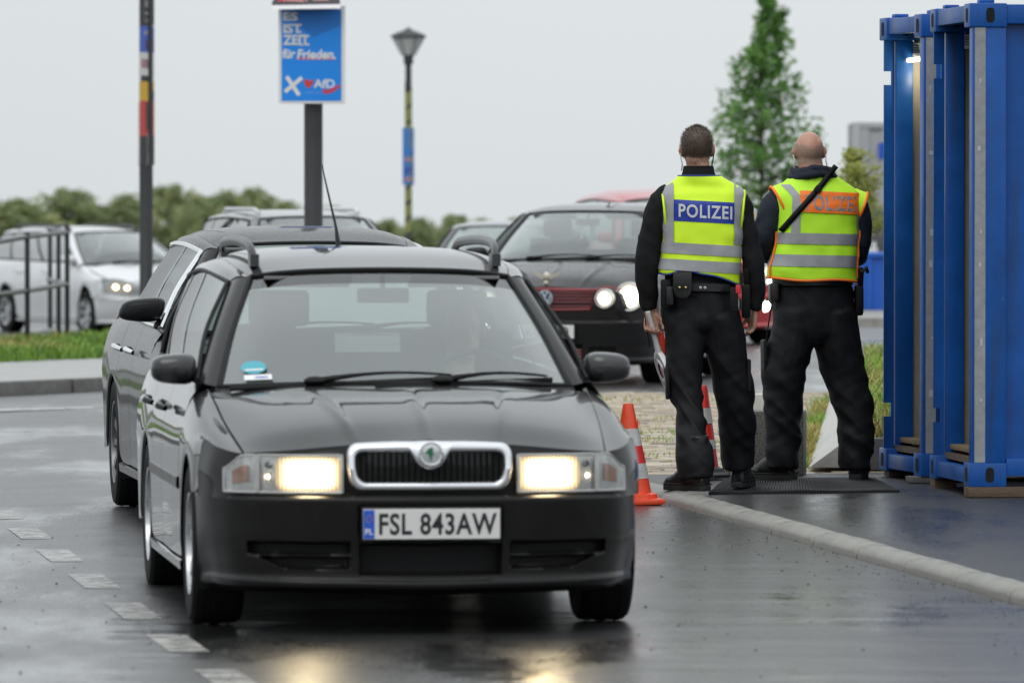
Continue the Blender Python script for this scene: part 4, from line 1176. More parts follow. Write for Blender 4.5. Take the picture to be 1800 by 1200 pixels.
BAN2 = mat('orange_banner', (1.0, .20, .015), .55, var=.06, vscale=12)
TRIMB = mat('blue_trim', (.015, .05, .25), .6)
TRIMO = mat('orange_trim', (1.0, .22, .02), .6)
BRASS = mat('brass', (.65, .48, .2), .3, 1)

def T(mb, pts, n=14, k=None):
    """tube through (x, y, z, r) or (x, y, z, depth radius, side radius) stations, smoothed"""
    a = np.array([(q[0], q[1], q[2], q[3], q[4] if len(q) > 4 else q[3]) for q in pts], float)
    k = k or len(a) * 3
    d = np.r_[0, np.cumsum(np.linalg.norm(np.diff(a[:, :3], axis=0), axis=1))]
    u = np.linspace(0, d[-1], k)
    # resample the stations together
    c = crs([tuple(q[:3]) for q in a], k)
    r = np.stack([np.interp(u, d, a[:, 3]), np.interp(u, d, a[:, 4])], axis=1)
    return mb.tube([tuple(q) for q in c], [tuple(q) for q in r], n)

def hand(mb, w, d, pn, th, curl=.6, s=1.0, spread=1.0):
    """five fingers on a palm: w wrist, d towards the fingers, pn the way the palm faces, th the thumb's side"""
    w, d, pn, th = Vector(w), Vector(d).normalized(), Vector(pn).normalized(), Vector(th).normalized()
    k = w + d * .092 * s
    for o_ in (-.026, -.009, .009, .026):                      # palm as four merged rods, tapering to the wrist
        mb.tube([w + th * o_ * .55 * s - d * .03, w + th * o_ * .8 * s + d * .03 * s, k + th * o_ * 1.12 * s], [.016 * s, .0165 * s, .0135 * s], 10)
    for i, (o_, L_) in enumerate(((.030, .074), (.0105, .083), (-.010, .077), (-.029, .060))):
        p = k + th * o_ * 1.05 * s; a = curl * .55; pts = [p - d * .02 * s, p]; r = [.0115 * s, .0102 * s]
        c_ = curl * (1 + .14 * i)
        for f, seg in enumerate((.46, .31, .25)):
            a = c_ * (.55 + .75 * f)
            dd = d * math.cos(a) + pn * math.sin(a)
            p = p + dd * L_ * seg * s; pts.append(p); r.append((.0095 - .0009 * f) * s)
        mb.tube(pts, r, 9); mb.sphere(pts[-1], r[-1], 8, 6)
    p0 = w + d * .018 * s + th * .018 * s
    p1 = p0 + (d * .6 + th * .62 + pn * .35).normalized() * .046 * s
    p2 = p1 + (d * .85 + th * .25 + pn * .45).normalized() * .034 * s
    p3 = p2 + (d * .85 - th * .15 + pn * .55).normalized() * .027 * s
    mb.tube([p0, p1, p2, p3], [.016 * s, .0125 * s, .0108 * s, .0092 * s], 9); mb.sphere(p3, .0092 * s, 8, 6)

def head(mb, c, s=1.0, thick=1.0):
    x, y, z = c
    mb.sphere((x, y - .008, z + .022), (.0765 * s, .097 * s, .094 * s), 20, 14)
    mb.sphere((x, y + .028, z - .045), (.058 * s, .066 * s, .072 * s), 16, 10)
    mb.sphere((x, y - .035, z - .035), (.062 * s, .055 * s, .06 * s), 14, 10)
    mb.sphere((x, y + .075, z - .095), (.026, .022, .018), 10, 8)               # chin
    mb.tube([(x, y + .088, z + .02), (x, y + .112, z - .028), (x, y + .09, z - .038)], [.009, .013, .010], 8)     # nose
    mb.tube([(x - .045, y + .078, z + .028), (x, y + .09, z + .03), (x + .045, y + .078, z + .028)], [.010, .011, .010], 8)  # brow
    mb.tube([(x - .022, y + .088, z - .062), (x, y + .094, z - .063), (x + .022, y + .088, z - .062)], [.005, .008, .005], 8)  # lips
    for sx in (1, -1):
        mb.tube([(x + sx * .072, y + .012, z + .028), (x + sx * .088, y - .004, z + .03), (x + sx * .092, y - .012, z + .008), (x + sx * .084, y - .004, z - .018), (x + sx * .073, y + .008, z - .028)], [.006, .0085, .008, .0085, .005], 8)
        mb.sphere((x + sx * .08, y, z + .003), (.007, .014, .024), 8, 8)
    mb.tube([(x, y - .022, z - .04), (x * .5, y - .028, z - .13), (x * .2, y - .02, z - .22)], [.061 * thick, .062 * thick, .075 * thick], 16)

class Vest:
    """a vest described by its outline at each height; every band and letter lies on the same surface"""
    def __init__(s, rows, n=2.7): s.r = np.array(rows); s.n = n
    def at(s, z): return [float(np.interp(z, s.r[:, 0], s.r[:, k])) for k in (1, 2, 3, 4)]      # cx, cy, hw, dep
    def ring(s, th, z, o_=0):
        cx, cy, hw, dp = s.at(z); n = s.n
        c_, s_ = math.cos(th), math.sin(th)
        return (cx + (hw + o_) * math.copysign(abs(s_) ** (2 / n), s_), cy - (dp + o_) * math.copysign(abs(c_) ** (2 / n), c_), z)
    def back(s, x, z, o_=0):
        cx, cy, hw, dp = s.at(z); t = min(.995, abs((x - cx) / (hw + o_)))
        return (x, cy - (dp + o_) * (1 - t ** s.n) ** (1 / s.n), z)
    def rip(s, p):
        x, y, z = p
        a = .0055 * noise.noise((x * 9 + z * 6, z * 14 - x * 5, y * 4 + 3)) + .0032 * noise.noise((x * 20, z * 9, 7)) + .006 * math.sin(z * 55 + x * 25) * max(0, noise.noise((x * 4, z * 4, 2)))
        return a
    def place(s, p, o_=0):
        """offset outwards with the same cloth ripple for everything on the vest"""
        x, y, z = p
        cx, cy, hw, dp = s.at(z)
        v = Vector(((x - cx) / hw ** 2, (y - cy) / dp ** 2, 0))
        if v.length < 1e-6: v = Vector((0, -1, 0))
        v.normalize()
        a = s.rip(p) + o_
        return (x + v.x * a, y + v.y * a, z)
    def patch(s, f, nu, nv, o_):
        """f(u, v) -> (x, z) on the back"""
        return np.array([[s.place(s.back(*f(i / (nu - 1), j / (nv - 1))), o_) for i in range(nu)] for j in range(nv)])
    def band(s, z0f, z1f, o_, nu=96, nv=5, a0=-PI, a1=PI):
        G = np.zeros((nv, nu, 3))
        for i in range(nu):
            th = a0 + (a1 - a0) * i / (nu - 1)
            for j in range(nv):
                z = z0f
                p0 = s.ring(th, z0f)
                zz = z0f + (z1f - z0f) * j / (nv - 1) + s.skew(p0[0])
                G[j, i] = s.place(s.ring(th, zz), o_)
        return G
    skew = staticmethod(lambda x: 0.0)

def cloth(name, mb, vox, m, parent, amp, it=3, f=(7, 7, 17), seed=0, zf=None, shear=.6):
    V, F_ = remesh(mb, vox, it)
    V2 = wrinkle(V, F_, amp, f, seed, shear)
    if zf is not None:
        w = np.array([zf(p) for p in V])[:, None]; V2 = V + (V2 - V) * w
    return solid(name, V2, F_, m, parent)

def boot(parent, heel, ang, L_=.31, up=.16, tilt=0):
    """one boot: shaft, vamp and a separate sole; heel position, toes pointing along ang"""
    h = Vector(heel); u = Vector((math.sin(ang), math.cos(ang), 0)); v = Vector((math.cos(ang), -math.sin(ang), 0))
    mb = MB()
    st = [(.0, .045, .034, .06), (.04, .075, .046, .075), (.10, .085, .048, .085), (.16, .068, .047, .060), (.21, .048, .050, .040), (.25, .042, .046, .032), (.275, .035, .030, .020)]
    pts, rr = [], []
    mb2 = MB()
    G = []
    for (t, zc, hw, hh) in st:
        G.append([tuple(h + u * t + v * hw * math.cos(a) * (1 if math.sin(a) > 0 else 1.03) + Vector((0, 0, max(.028, zc + hh * math.sin(a))))) for a in np.linspace(0, 2 * PI, 17)[:-1]])
    mb.grid(np.array(G), closed=True); n = len(st)
    b0 = len(mb.v) - n * 16
    mb.f.append(tuple(b0 + i for i in range(16))[::-1]); mb.m.append(0); mb.f.append(tuple(b0 + (n - 1) * 16 + i for i in range(16))); mb.m.append(0)
    mb.tube([h + u * .07 + Vector((0, 0, .07)), h + u * .06 + Vector((0, 0, .13)), h + u * .055 + Vector((0, 0, .13 + up))], [(.06, .052), (.055, .05), (.058, .054)], 14)
    V, F_ = remesh(mb, .008, 2); V = wrinkle(V, F_, .0025, (16, 16, 26), 3)
    b = solid('boot', V, F_, BOOT, parent)
    o = []
    for (t, w) in ((-.012, .026), (.01, .040), (.06, .045), (.11, .043), (.16, .049), (.21, .053), (.255, .045), (.281, .022)): o.append((t, w))
    out_ = [h + u * t + v * w for t, w in o] + [h + u * t - v * w for t, w in o[::-1]]
    sb = MB().prism([tuple(p) for p in out_], (0, 0, .032))
    heelcut = MB()
    sb.build('sole', SOLE, b, bevel=.004, seg=2, fixn=True)
    lc = MB()
    lc.tube([tuple(h + u * (t - .004) * 1.0 + v * w * 1.02 + Vector((0, 0, .036))) for t, w in o] + [tuple(h + u * (t - .004) - v * w * 1.02 + Vector((0, 0, .036))) for t, w in o[::-1]], .004, 6)
    lc.build('welt', SOLE, b)
    return b

def eyes(parent, c):
    for sx in (1, -1):
        MB().sphere((c[0] + sx * .031, c[1] + .079, c[2] + .008), .0115, 10, 8).build('eye', WHITE, parent)

def armtube(mb, a, extra=0.0): T(mb, [(q[0], q[1], q[2], q[3] + extra) for q in a], 14)

# ------------------------------------------------------------- officer with short brown hair
def officer_one():
    loc = P(1235, 860, 35.9)
    hc = (-.030, .01, 1.775)
    mb = MB(); head(mb, hc)
    T(mb, [(0, .0, 1.62, .06, .09), (0, 0, 1.54, .09, .17), (0, 0, 1.4, .105, .175), (0, 0, 1.2, .10, .16), (0, 0, 1.02, .10, .165), (0, 0, .90, .10, .16)])
    for q in ([(-.085, 0, .92, .085), (-.08, -.02, .5, .06), (-.05, -.1, .30, .052), (-.045, -.16, .10, .04)], [(.10, 0, .92, .085), (.16, .08, .5, .06), (.18, .16, .30, .052), (.20, .22, .10, .04)]): T(mb, q)
    armL = [(-.20, 0, 1.50, .060), (-.262, -.005, 1.35, .052), (-.290, -.01, 1.17, .045), (-.288, .0, 1.05, .040), (-.275, .01, .955, .028)]
    armR = [(.185, 0, 1.49, .056), (.232, -.005, 1.35, .046), (.264, -.01, 1.17, .044), (.276, .02, 1.05, .038), (.274, .035, .955, .028)]
    armtube(mb, armL); armtube(mb, armR)
    hand(mb, (-.270, .012, .945), (.02, -.05, -1), (.15, -1, 0), (1, .1, 0), curl=1.15, s=1.02)
    hand(mb, (.273, .035, .945), (-.10, .12, -1), (-.85, -.45, -.05), (-.35, .9, 0), curl=.75, s=1.02)
    V, F_ = remesh(mb, .0058, 2)
    fc = V[np.array([f[0] for f in F_])]
    mi = [1 if (p[2] > 1.70 and p[1] < .02 and p[2] < 1.79 and abs(p[0] - hc[0]) < .08) else 0 for p in fc]
    o = solid('person', V, F_, [SKIN, SKIN], None, mi)
    o.location = loc
    tag(o, 'officer with short brown hair, yellow vest with blue banner, signalling disc in hand', 'person', 'police officers standing on the kerb')
    eyes(o, hc)
    # hair: a cap over the skull and short strands
    G = []
    nj = 16
    for j in range(nj):
        row = []
        for i in range(40):
            a = 2 * PI * i / 40                      # 0 = back
            front = .5 - .5 * math.cos(a)
            low = -1.22 + 1.35 * front ** 1.3                # hair line: nape low, forehead high
            el = PI / 2 * (1 - (j / (nj - 1))) + low * (j / (nj - 1))
            r_ = 1.075 - .035 * (j / (nj - 1)) + (.05 * math.sin(el) + .07 * math.sin(2 * el) if el > 0 else 0)
            tp = 1.0 if el > -.3 else 1.0 - .12 * (-.3 - el)
            ce = max(math.cos(el), .80) if el < 0 else math.cos(el)
            row.append((hc[0] + .0775 * r_ * ce * math.sin(a) * tp, hc[1] - .008 - .098 * r_ * ce * math.cos(a) * tp, hc[2] + .022 + .096 * r_ * math.sin(el) * (1.0 if el > 0 else .98)))
        G.append(row)
    G = np.array(G)
    for j in range(nj):
        for i in range(40): G[j, i] += np.array([1, 1, 1]) * .003 * noise.noise(tuple(G[j, i] * 40))
    hm = MB().grid(G, closed=True, mi=lambda c: 1 if c[2] < 1.757 else 0)
    rh = random.Random(4)
    for _ in range(4200):
        j = rh.random() ** .75 * (nj - 1.01); i = rh.uniform(0, 40)
        p = G[int(j), int(i) % 40] + (G[min(nj - 1, int(j) + 1), int(i) % 40] - G[int(j), int(i) % 40]) * (j - int(j))
        p = Vector(p) + Vector((rh.gauss(0, .004), rh.gauss(0, .004), rh.gauss(0, .002)))
        c = Vector((hc[0], hc[1] - .008, hc[2] + .01)); nrm = (p - c).normalized()
        t = j / (nj - 1)
        L_ = .013 * (1 - t) + .005
        d = (nrm * (.75 if t < .5 else .45) + Vector((rh.gauss(0, .3), rh.gauss(0, .3) + .3 * (1 - t), -.6 * t + rh.gauss(0, .2)))).normalized()
        w = Vector((rh.gauss(0, 1), rh.gauss(0, 1), rh.gauss(0, 1))).cross(d).normalized() * .0011
        hm.add([p - w, p + w, p + d * L_], [(0, 1, 2)], 1 if p.z < 1.757 + rh.gauss(0, .012) else 0)
    hm.build('hair', [HAIR, HAIRF], o, sharp=0)
    for sx in (1, -1):
        MB().tube([tuple(q) for q in crs([(hc[0] + sx * .088, -.008, 1.765), (hc[0] + sx * .084, -.03, 1.735), (hc[0] + sx * .078, -.035, 1.71), (hc[0] + sx * .082, -.02, 1.675)], 14)], .0035, 6).build('earpiece_cord', mat('clear_cord', (.5, .48, .44), .3) if sx < 0 else BLACK, o)
    # jacket
    mb = MB()
    T(mb, [(-.01, 0, 1.63, .06, .085), (-.005, 0, 1.59, .085, .15), (0, 0, 1.53, .11, .195), (0, 0, 1.4, .12, .185), (-.01, 0, 1.2, .12, .18), (-.015, 0, 1.06, .125, .185), (-.015, 0, 1.0, .12, .18)], 20)
    aL = [(-.16, 0, 1.555, .062), (-.215, 0, 1.50, .076, .072), (-.262, -.005, 1.36, .074, .066), (-.292, -.01, 1.18, .068, .062), (-.292, .0, 1.06, .062, .056), (-.280, .01, .965, .050, .045), (-.277, .01, .945, .043, .040)]
    aR = [(.15, 0, 1.55, .062), (.198, 0, 1.495, .070, .064), (.222, -.003, 1.40, .064, .053), (.245, -.005, 1.30, .063, .055), (.266, -.01, 1.18, .066, .058), (.278, .015, 1.06, .062, .052), (.276, .033, .965, .050, .043), (.274, .035, .945, .043, .038)]
    T(mb, aL, 16); T(mb, aR, 16)
    cloth('jacket', mb, .010, JKT, o, .0065, seed=1, f=(8, 8, 14))
    mb = MB()
    cr_ = [(-.03 + .078 * math.sin(a), -.012 - .082 * math.cos(a), 1.655 + .008 * math.cos(a)) for a in np.linspace(0, 2 * PI, 25)[:-1]]
    G = np.array([[(-.022 + (.088 + r_) * math.sin(a), -.005 - (.085 + r_) * math.cos(a), z) for a in np.linspace(0, 2 * PI, 33)[:-1]] for r_, z in ((.012, 1.615), (.006, 1.64), (-.004, 1.67), (-.008, 1.696), (-.014, 1.701), (-.018, 1.692), (-.012, 1.63))])
    mb.grid(G, closed=True); mb.build('collar', JKT, o)
    # trousers
    mb = MB()
    T(mb, [(-.018, 0, 1.09, .115, .180), (-.016, 0, 1.0, .125, .195), (-.012, 0, .90, .13, .205), (0, 0, .85, .12, .190), (.005, .0, .825, .08, .13)], 20)
    T(mb, [(-.095, 0, .92, .125, .112), (-.092, -.01, .78, .118, .106), (-.102, -.02, .64, .105, .095), (-.092, -.025, .52, .100, .088), (-.072, -.05, .44, .094, .077), (-.064, -.09, .35, .092, .079), (-.054, -.14, .24, .092, .084), (-.044, -.175, .155, .098, .093), (-.036, -.185, .065, .092, .090)], 18)
    T(mb, [(.085, 0, .92, .125, .112), (.118, .02, .78, .122, .110), (.146, .05, .62, .112, .100), (.175, .09, .48, .106, .104), (.187, .13, .38, .098, .093), (.188, .19, .26, .098, .087), (.194, .215, .19, .096, .090), (.197, .225, .10, .088, .082)], 18)
    tr = cloth('trousers', mb, .0085, TRS, o, .013, seed=5, f=(5, 5, 11), zf=lambda p: .55 + .6 * sstep((.75 - p[2]) / .3), shear=.8)
    for sx, y0, x0, z0 in ((-1, -.03, -.185, .56), (1, .05, .245, .60)):
        MB().box((x0, y0, z0), (.02, .15, .17)).build('pocket', TRS, tr, bevel=.01)
    # boots
    boot(o, (.012, -.225, -.0), R(-47)); boot(o, (.190, .17, .002), R(14))
    # vest
    v = Vest([(1.03, -.018, 0, .208, .150), (1.15, -.016, 0, .211, .152), (1.25, -.006, 0, .207, .148), (1.4, .001, 0, .208, .145), (1.5, .004, 0, .218, .140), (1.555, .004, 0, .222, .122), (1.59, 0, 0, .196, .102), (1.62, -.008, 0, .146, .104), (1.645, -.016, -.004, .108, .100)])
    v.skew = lambda x: -.06 * (x + .0) + .0
    hem = lambda x: 1.115 - .16 * x - .0 + .018 * math.sin(x * 14 + 1) + (.035 * math.exp(-((x + .10) / .06) ** 2))
    G = np.zeros((40, 97, 3))
    for i in range(97):
        th = -PI + 2 * PI * i / 96
        for j in range(40):
            t = j / 39
            z0 = hem(v.ring(th, 1.15)[0]); z = z0 + (1.648 - z0) * t
            G[j, i] = v.place(v.ring(th, z), .003)
    vs_ = MB().grid(G).build('vest', NEON, o)
    md = vs_.modifiers.new('s', 'SOLIDIFY'); md.thickness = .004; md.offset = 0
    hm_ = MB().tube([tuple(p) for p in G[0]], .005, 6); hm_.build('hem_trim', TRIMB, vs_)
    MB().tube([tuple(p) for p in G[-1]], .005, 6).build('neck_trim', TRIMB, vs_)
    for a, b in ((1.232, 1.290), (1.145, 1.203)): MB().grid(v.band(a, b, .009, a0=-2.9, a1=2.9)).build('reflective_strip', REFL, vs_)
    for xa, xb, xc, xd in ((-.198, -.148, -.205, -.150), (.156, .200, .160, .210)):
        f = lambda u, w: ((xa + (xb - xa) * u) * (1 - w) + (xc + (xd - xc) * u) * w, 1.285 + (1.615 - 1.285) * w)
        f = (lambda g: lambda u, w: (lambda q: (max(-.985 * v.at(q[1])[2], min(.985 * v.at(q[1])[2], q[0])), q[1]))(g(u, w)))(f)
        MB().grid(v.patch(f, 7, 24, .0105)).build('reflective_strip', REFL, vs_)
    ti = lambda x: -.055 * x
    MB().grid(v.patch(lambda u, w: (-.150 + .320 * u, 1.404 + .112 * w + ti(-.150 + .320 * u)), 90, 36, .0075)).build('banner', BAN1, vs_)
    Vt, Ft = fit_text('POLIZEI', .272, .070, bold=.022, spacing=1.12)
    Vt = [v.place(v.back(.012 + x, 1.460 + y + ti(x)), .0098) for x, y, z in Vt]
    MB().add(Vt, Ft).build('lettering', REFLD, vs_, smooth=False)
    for sx, a in ((-1, aL), (1, aR)):
        q = [(sx * (.205 + .012 * math.cos(w)) + .003, .108 * math.sin(w), 1.455 + .115 * math.cos(w)) for w in np.linspace(0, 2 * PI, 25)]
        MB().tube(q, .006, 6).build('armhole_trim', NEON, vs_)
    # belt and what hangs on it
    G = np.array([[(-.016 + (.196 + e) * math.sin(a), -(.135 + e) * math.cos(a), z - .03 * math.sin(a) * .2) for a in np.linspace(-PI, PI, 61)] for e, z in ((0, 1.04), (.006, 1.045), (.006, 1.085), (0, 1.09))])
    bl = MB().grid(G).build('belt', LEATH, o)
    def pouch(x, z, w, h, d, nm='pouch', m=LEATH, y=None, bev=.012):
        y = -(.142) if y is None else y
        return MB().box((x, y - d / 2, z), (w, d, h)).build(nm, m, bl, bevel=bev)
    pc = MB().prism([(-.155 + q[0], -.155, 1.055 + q[1]) for q in ((-.048, .068), (.048, .068), (.05, -.01), (.04, -.052), (.02, -.068), (-.02, -.068), (-.04, -.052), (-.05, -.01))], (0, -.035, 0)).build('handcuff_pouch', LEATH, bl, bevel=.008, fixn=True)
    fl = MB().prism([(-.155 + q[0], -.19, 1.055 + q[1]) for q in ((-.048, .07), (.048, .07), (.046, .0), (.03, -.022), (-.03, -.022), (-.046, .0))], (0, -.008, 0)).build('flap', LEATH, pc, bevel=.003, fixn=True)
    pc.location = (.045, 0, .02); 
    for x in (-.171, -.139): MB().lathe([(.0, -.006), (.006, -.004), (.007, .0)], 12, 'y', (x, -.199, 1.044), capb=False).build('snap', BRASS, pc)
    pouch(-.195, 1.03, .055, .15, .05, 'torch_holder', BLACK, -.07); pouch(-.175, 1.02, .04, .10, .03, 'pouch', LEATH, -.125)
    for x in (.035, .058): MB().lathe([(.0, -.004), (.008, -.003), (.009, .0)], 10, 'y', (x - .05, -.146, 1.062), capb=False).build('snap', SILVER, bl)
    hs = MB().prism([(.205, y, z) for y, z in ((-.075, 1.08), (.03, 1.08), (.02, .95), (-.01, .90), (-.05, .90), (-.068, .96))], (.045, 0, 0)).build('holster', BLACK, bl, bevel=.012, fixn=True)
    MB().prism([(.214, y, z) for y, z in ((-.085, 1.16), (-.045, 1.17), (-.01, 1.085), (-.06, 1.07))], (.028, 0, 0)).build('pistol_grip', BLACK, hs, bevel=.008, fixn=True)
    pm = MB().box((.16, -.145, 1.0), (.045, .03, .13)).build('magazine_pouch', BLACK, bl, bevel=.008)
    MB().box((.182, -.155, 1.055), (.026, .02, .045)).build('red_tab', REDP, bl, bevel=.004)
    return o, loc
off1, l1 = officer_one()

# signalling disc in the left hand of the first officer
def disc():
    t = thing('signalling_disc', (l1.x - .266, l1.y - .014, l1.z + .855), 0, 'red and white signalling disc held by the brown haired officer', 'signalling disc')
    PLW = mat('white_plastic', (.72, .72, .72), .35); RDD = mat('red_lens', (.33, .012, .02), .25, coat=.4); RDO = mat('red_orange_plastic', (.75, .06, .03), .4)
    M = Matrix.Rotation(R(15), 3, 'X') @ Matrix.Rotation(R(-15), 3, 'Y') @ Matrix.Rotation(R(-74), 3, 'Z')
    def tr(mb): mb.v = [tuple(M @ Vector(p)) for p in mb.v]; return mb
    tr(MB().tube([(0, 0, .085), (0, 0, .02), (0, 0, -.08), (0, 0, -.15)], [(.012, .019), (.012, .019), (.014, .022), (.017, .03)], 12)).build('handle', PLW, t)
    c = -.245
    tr(MB().lathe([(.092, -.013), (.106, -.013), (.110, 0), (.106, .013), (.092, .013)], 36, 'y', (0, 0, c), capb=False)).build('rim', PLW, t)
    d = tr(MB().lathe([(0, -.012), (.095, -.012), (.095, .012), (0, .012)], 36, 'y', (0, 0, c), capb=False)).build('disc', RDD, t)
    tr(MB().lathe([(.040, -.017), (.060, -.019), (.063, -.012)], 32, 'y', (0, 0, c), capb=False)).build('ring', mat('silver_ring', (.5, .48, .52), .3, .6), d)
    mb = MB(); Vt, Ft = text_geo('POLIZEI', .026, .01)
    Vt = Vt - (Vt.min(axis=0) + Vt.max(axis=0)) / 2
    q = []
    for x, y, z in Vt:
        a = x / .075; r_ = .075 + y
        q.append((r_ * math.sin(a), -.0135, c + r_ * math.cos(a)))
    tr(MB().add(q, Ft)).build('lettering', WHITE, d, smooth=False)
    tr(MB().box((0.02, .03, -.10), (.012, .03, .13))).build('side_grip', RDO, t, bevel=.004)
    pts = [(0, -.02, .08), (.01, -.03, .03), (-.004, -.032, -.03), (-.03, -.03, -.09), (-.045, -.03, -.12)]
    tr(MB().tube([tuple(v) for v in crs(pts, 16)], .003, 5)).build('wrist_cord', BLACK, t)
disc()

# ------------------------------------------------------------- bald officer
def officer_two():
    loc = P(1440, 843, 37.3)
    hc = (-.030, .01, 1.782)
    mb = MB(); head(mb, hc, 1.03, 1.12)
    T(mb, [(0, .0, 1.62, .065, .10), (0, 0, 1.54, .10, .18), (0, 0, 1.4, .11, .19), (0, 0, 1.2, .11, .18), (-.02, 0, 1.02, .11, .175), (-.02, 0, .90, .11, .165)])
    for q in ([(-.11, 0, .92, .09), (-.19, -.02, .5, .06), (-.20, -.03, .30, .052), (-.20, -.03, .10, .04)], [(.09, 0, .92, .09), (.17, .02, .5, .06), (.21, .0, .30, .052), (.20, .0, .10, .04)]): T(mb, q)
    aL = [(-.20, 0, 1.48, .06), (-.262, -.01, 1.38, .052), (-.292, .0, 1.315, .045), (-.22, .14, 1.235, .040), (-.12, .27, 1.19, .03)]
    aR = [(.22, 0, 1.47, .06), (.246, 0, 1.36, .055), (.240, .03, 1.24, .05), (.17, .16, 1.20, .042), (.07, .28, 1.20, .03)]
    armtube(mb, aL); armtube(mb, aR)
    hand(mb, (-.12, .27, 1.19), (.75, .66, .05), (0, .1, 1), (-.5, .8, .2), .9); hand(mb, (.07, .28, 1.20), (-.8, .55, 0), (0, .1, 1), (.5, .8, .2), .9)
    V, F_ = remesh(mb, .0058, 2)
    fc = V[np.array([f[0] for f in F_])]
    def zone(p):
        if p[2] < 1.70 or p[2] > 1.84 or p[1] > .03: return 0
        a = abs(p[0] - hc[0])
        if a > .083: return 0
        top = 1.845 - .02 * noise.noise((p[0] * 30, p[1] * 30, 2)) - .035 * (1 - a / .08)
        return 1 if 1.725 + .008 * noise.noise(tuple(p * 40)) < p[2] < top else 0
    o = solid('person', V, F_, [SKIN2, STUB], None, [zone(p) for p in fc])
    o.location = loc
    o.rotation_euler = (0, R(-.8), R(5))
    tag(o, 'bald officer in a lime vest with orange banner, black sling across his back', 'person', 'police officers standing on the kerb')
    eyes(o, hc)
    mb = MB()
    T(mb, [(-.01, 0, 1.64, .075, .10), (-.005, 0, 1.60, .095, .15), (0, 0, 1.53, .12, .20), (0, 0, 1.4, .13, .20), (-.01, 0, 1.2, .13, .195), (-.02, 0, 1.08, .135, .20)], 20)
    sL = [(-.15, 0, 1.56, .07), (-.205, 0, 1.51, .085), (-.255, -.01, 1.40, .083, .080), (-.300, -.005, 1.315, .078, .074), (-.285, .05, 1.265, .070), (-.22, .14, 1.23, .062), (-.13, .26, 1.19, .048)]
    sR = [(.15, 0, 1.54, .07), (.21, 0, 1.49, .080), (.232, 0, 1.38, .074), (.228, .02, 1.27, .070), (.215, .08, 1.215, .066), (.16, .17, 1.20, .06), (.08, .27, 1.20, .048)]
    T(mb, sL, 16); T(mb, sR, 16)
    jk = cloth('jacket', mb, .010, JKT2, o, .008, seed=11, f=(8, 8, 13))
    # sleeve badge
    c = Vector((-.352, -.055, 1.445)); nrm = Vector((-.72, -.66, .16)).normalized(); uu = nrm.cross(Vector((0, 0, 1))).normalized(); vv = uu.cross(nrm)
    sh = [(-.030, .034), (-.016, .040), (0, .050), (.016, .040), (.030, .034), (.030, -.005), (.022, -.028), (0, -.045), (-.022, -.028), (-.030, -.005)]
    q = lambda s_, o_: [tuple(c + uu * x * s_ + vv * y * s_ + nrm * o_) for x, y in sh]
    bd = MB().prism(q(1, .0), tuple(nrm * .006)).build('badge', mat('badge_silver', (.5, .5, .5), .5), jk, smooth=False, fixn=True)
    MB().poly([tuple(c + uu * .020 * math.cos(a) + vv * .024 * math.sin(a) + nrm * .0075) for a in np.linspace(0, 2 * PI, 21)[:-1]]).build('field', YELP, bd, smooth=False)
    eg = [(-.012, .012), (-.004, .006), (-.003, .016), (.003, .016), (.004, .006), (.012, .012), (.013, -.004), (.006, -.006), (.006, -.014), (0, -.019), (-.006, -.014), (-.006, -.006), (-.013, -.004)]
    MB().poly([tuple(c + uu * x + vv * y + nrm * .009) for x, y in eg]).build('emblem', INK, bd, smooth=False)
    for sx in (1, -1):
        MB().tube([tuple(q) for q in crs([(hc[0] + sx * .09, -.006, 1.775), (hc[0] + sx * .086, -.032, 1.74), (hc[0] + sx * .092, -.03, 1.715), (hc[0] + sx * .08, -.02, 1.69)], 14)], .0035, 6).build('earpiece_cord', mat('clear_cord', (.55, .5, .44), .3), o)
    # folded collar
    mb = MB()
    for a in np.linspace(0, 2 * PI, 31)[:-1]: pass
    ring = lambda rx, ry, z, w=.008: [(-.015 + rx * math.sin(a), -.004 - ry * math.cos(a), z + w * math.sin(3 * a + 1) + .006 * math.cos(a)) for a in np.linspace(0, 2 * PI, 31)]
    mb.tube(ring(.112, .098, 1.655), [(.03, .022)] * 31, 10); mb.tube(ring(.098, .09, 1.690), [(.026, .018)] * 31, 10)
    cloth('collar', mb, .009, JKT2, o, .005, seed=4, f=(16, 16, 22))
    # trousers
    mb = MB()
    T(mb, [(-.022, 0, 1.12, .12, .20), (-.02, 0, 1.02, .135, .222), (-.015, 0, .92, .14, .225), (-.01, 0, .80, .125, .20), (0, 0, .735, .09, .14)], 20)
    T(mb, [(-.115, 0, .92, .135, .12), (-.138, -.01, .76, .128, .120), (-.184, -.02, .61, .116, .122), (-.196, -.02, .48, .106, .106), (-.194, -.02, .34, .098, .100), (-.198, -.02, .22, .094, .092), (-.200, -.02, .14, .096, .090), (-.202, -.02, .07, .088, .084)], 18)
    T(mb, [(.085, 0, .92, .135, .125), (.110, .01, .76, .128, .128), (.142, .02, .61, .116, .120), (.176, .02, .48, .106, .106), (.205, .01, .34, .100, .102), (.208, .0, .22, .094, .092), (.202, -.0, .12, .094, .084), (.200, .0, .055, .086, .078)], 18)
    tr = cloth('trousers', mb, .0085, TRS, o, .013, seed=8, f=(5, 5, 11), zf=lambda p: .55 + .6 * sstep((.75 - p[2]) / .3), shear=.7)
    MB().box((-.295, -.01, .68), (.022, .15, .18)).build('pocket', TRS, tr, bevel=.01)
    mb = MB().tube([tuple(v) for v in crs([(-.255, -.10, .99), (-.285, -.07, .80), (-.297, -.08, .71), (-.30, -.09, .67), (-.29, -.10, .655)], 14)], .004, 5); mb.build('key_cord', BLACK, tr)
    boot(o, (-.145, -.055, 0.004), R(-62)); boot(o, (.198, -.055, 0.0), R(12))
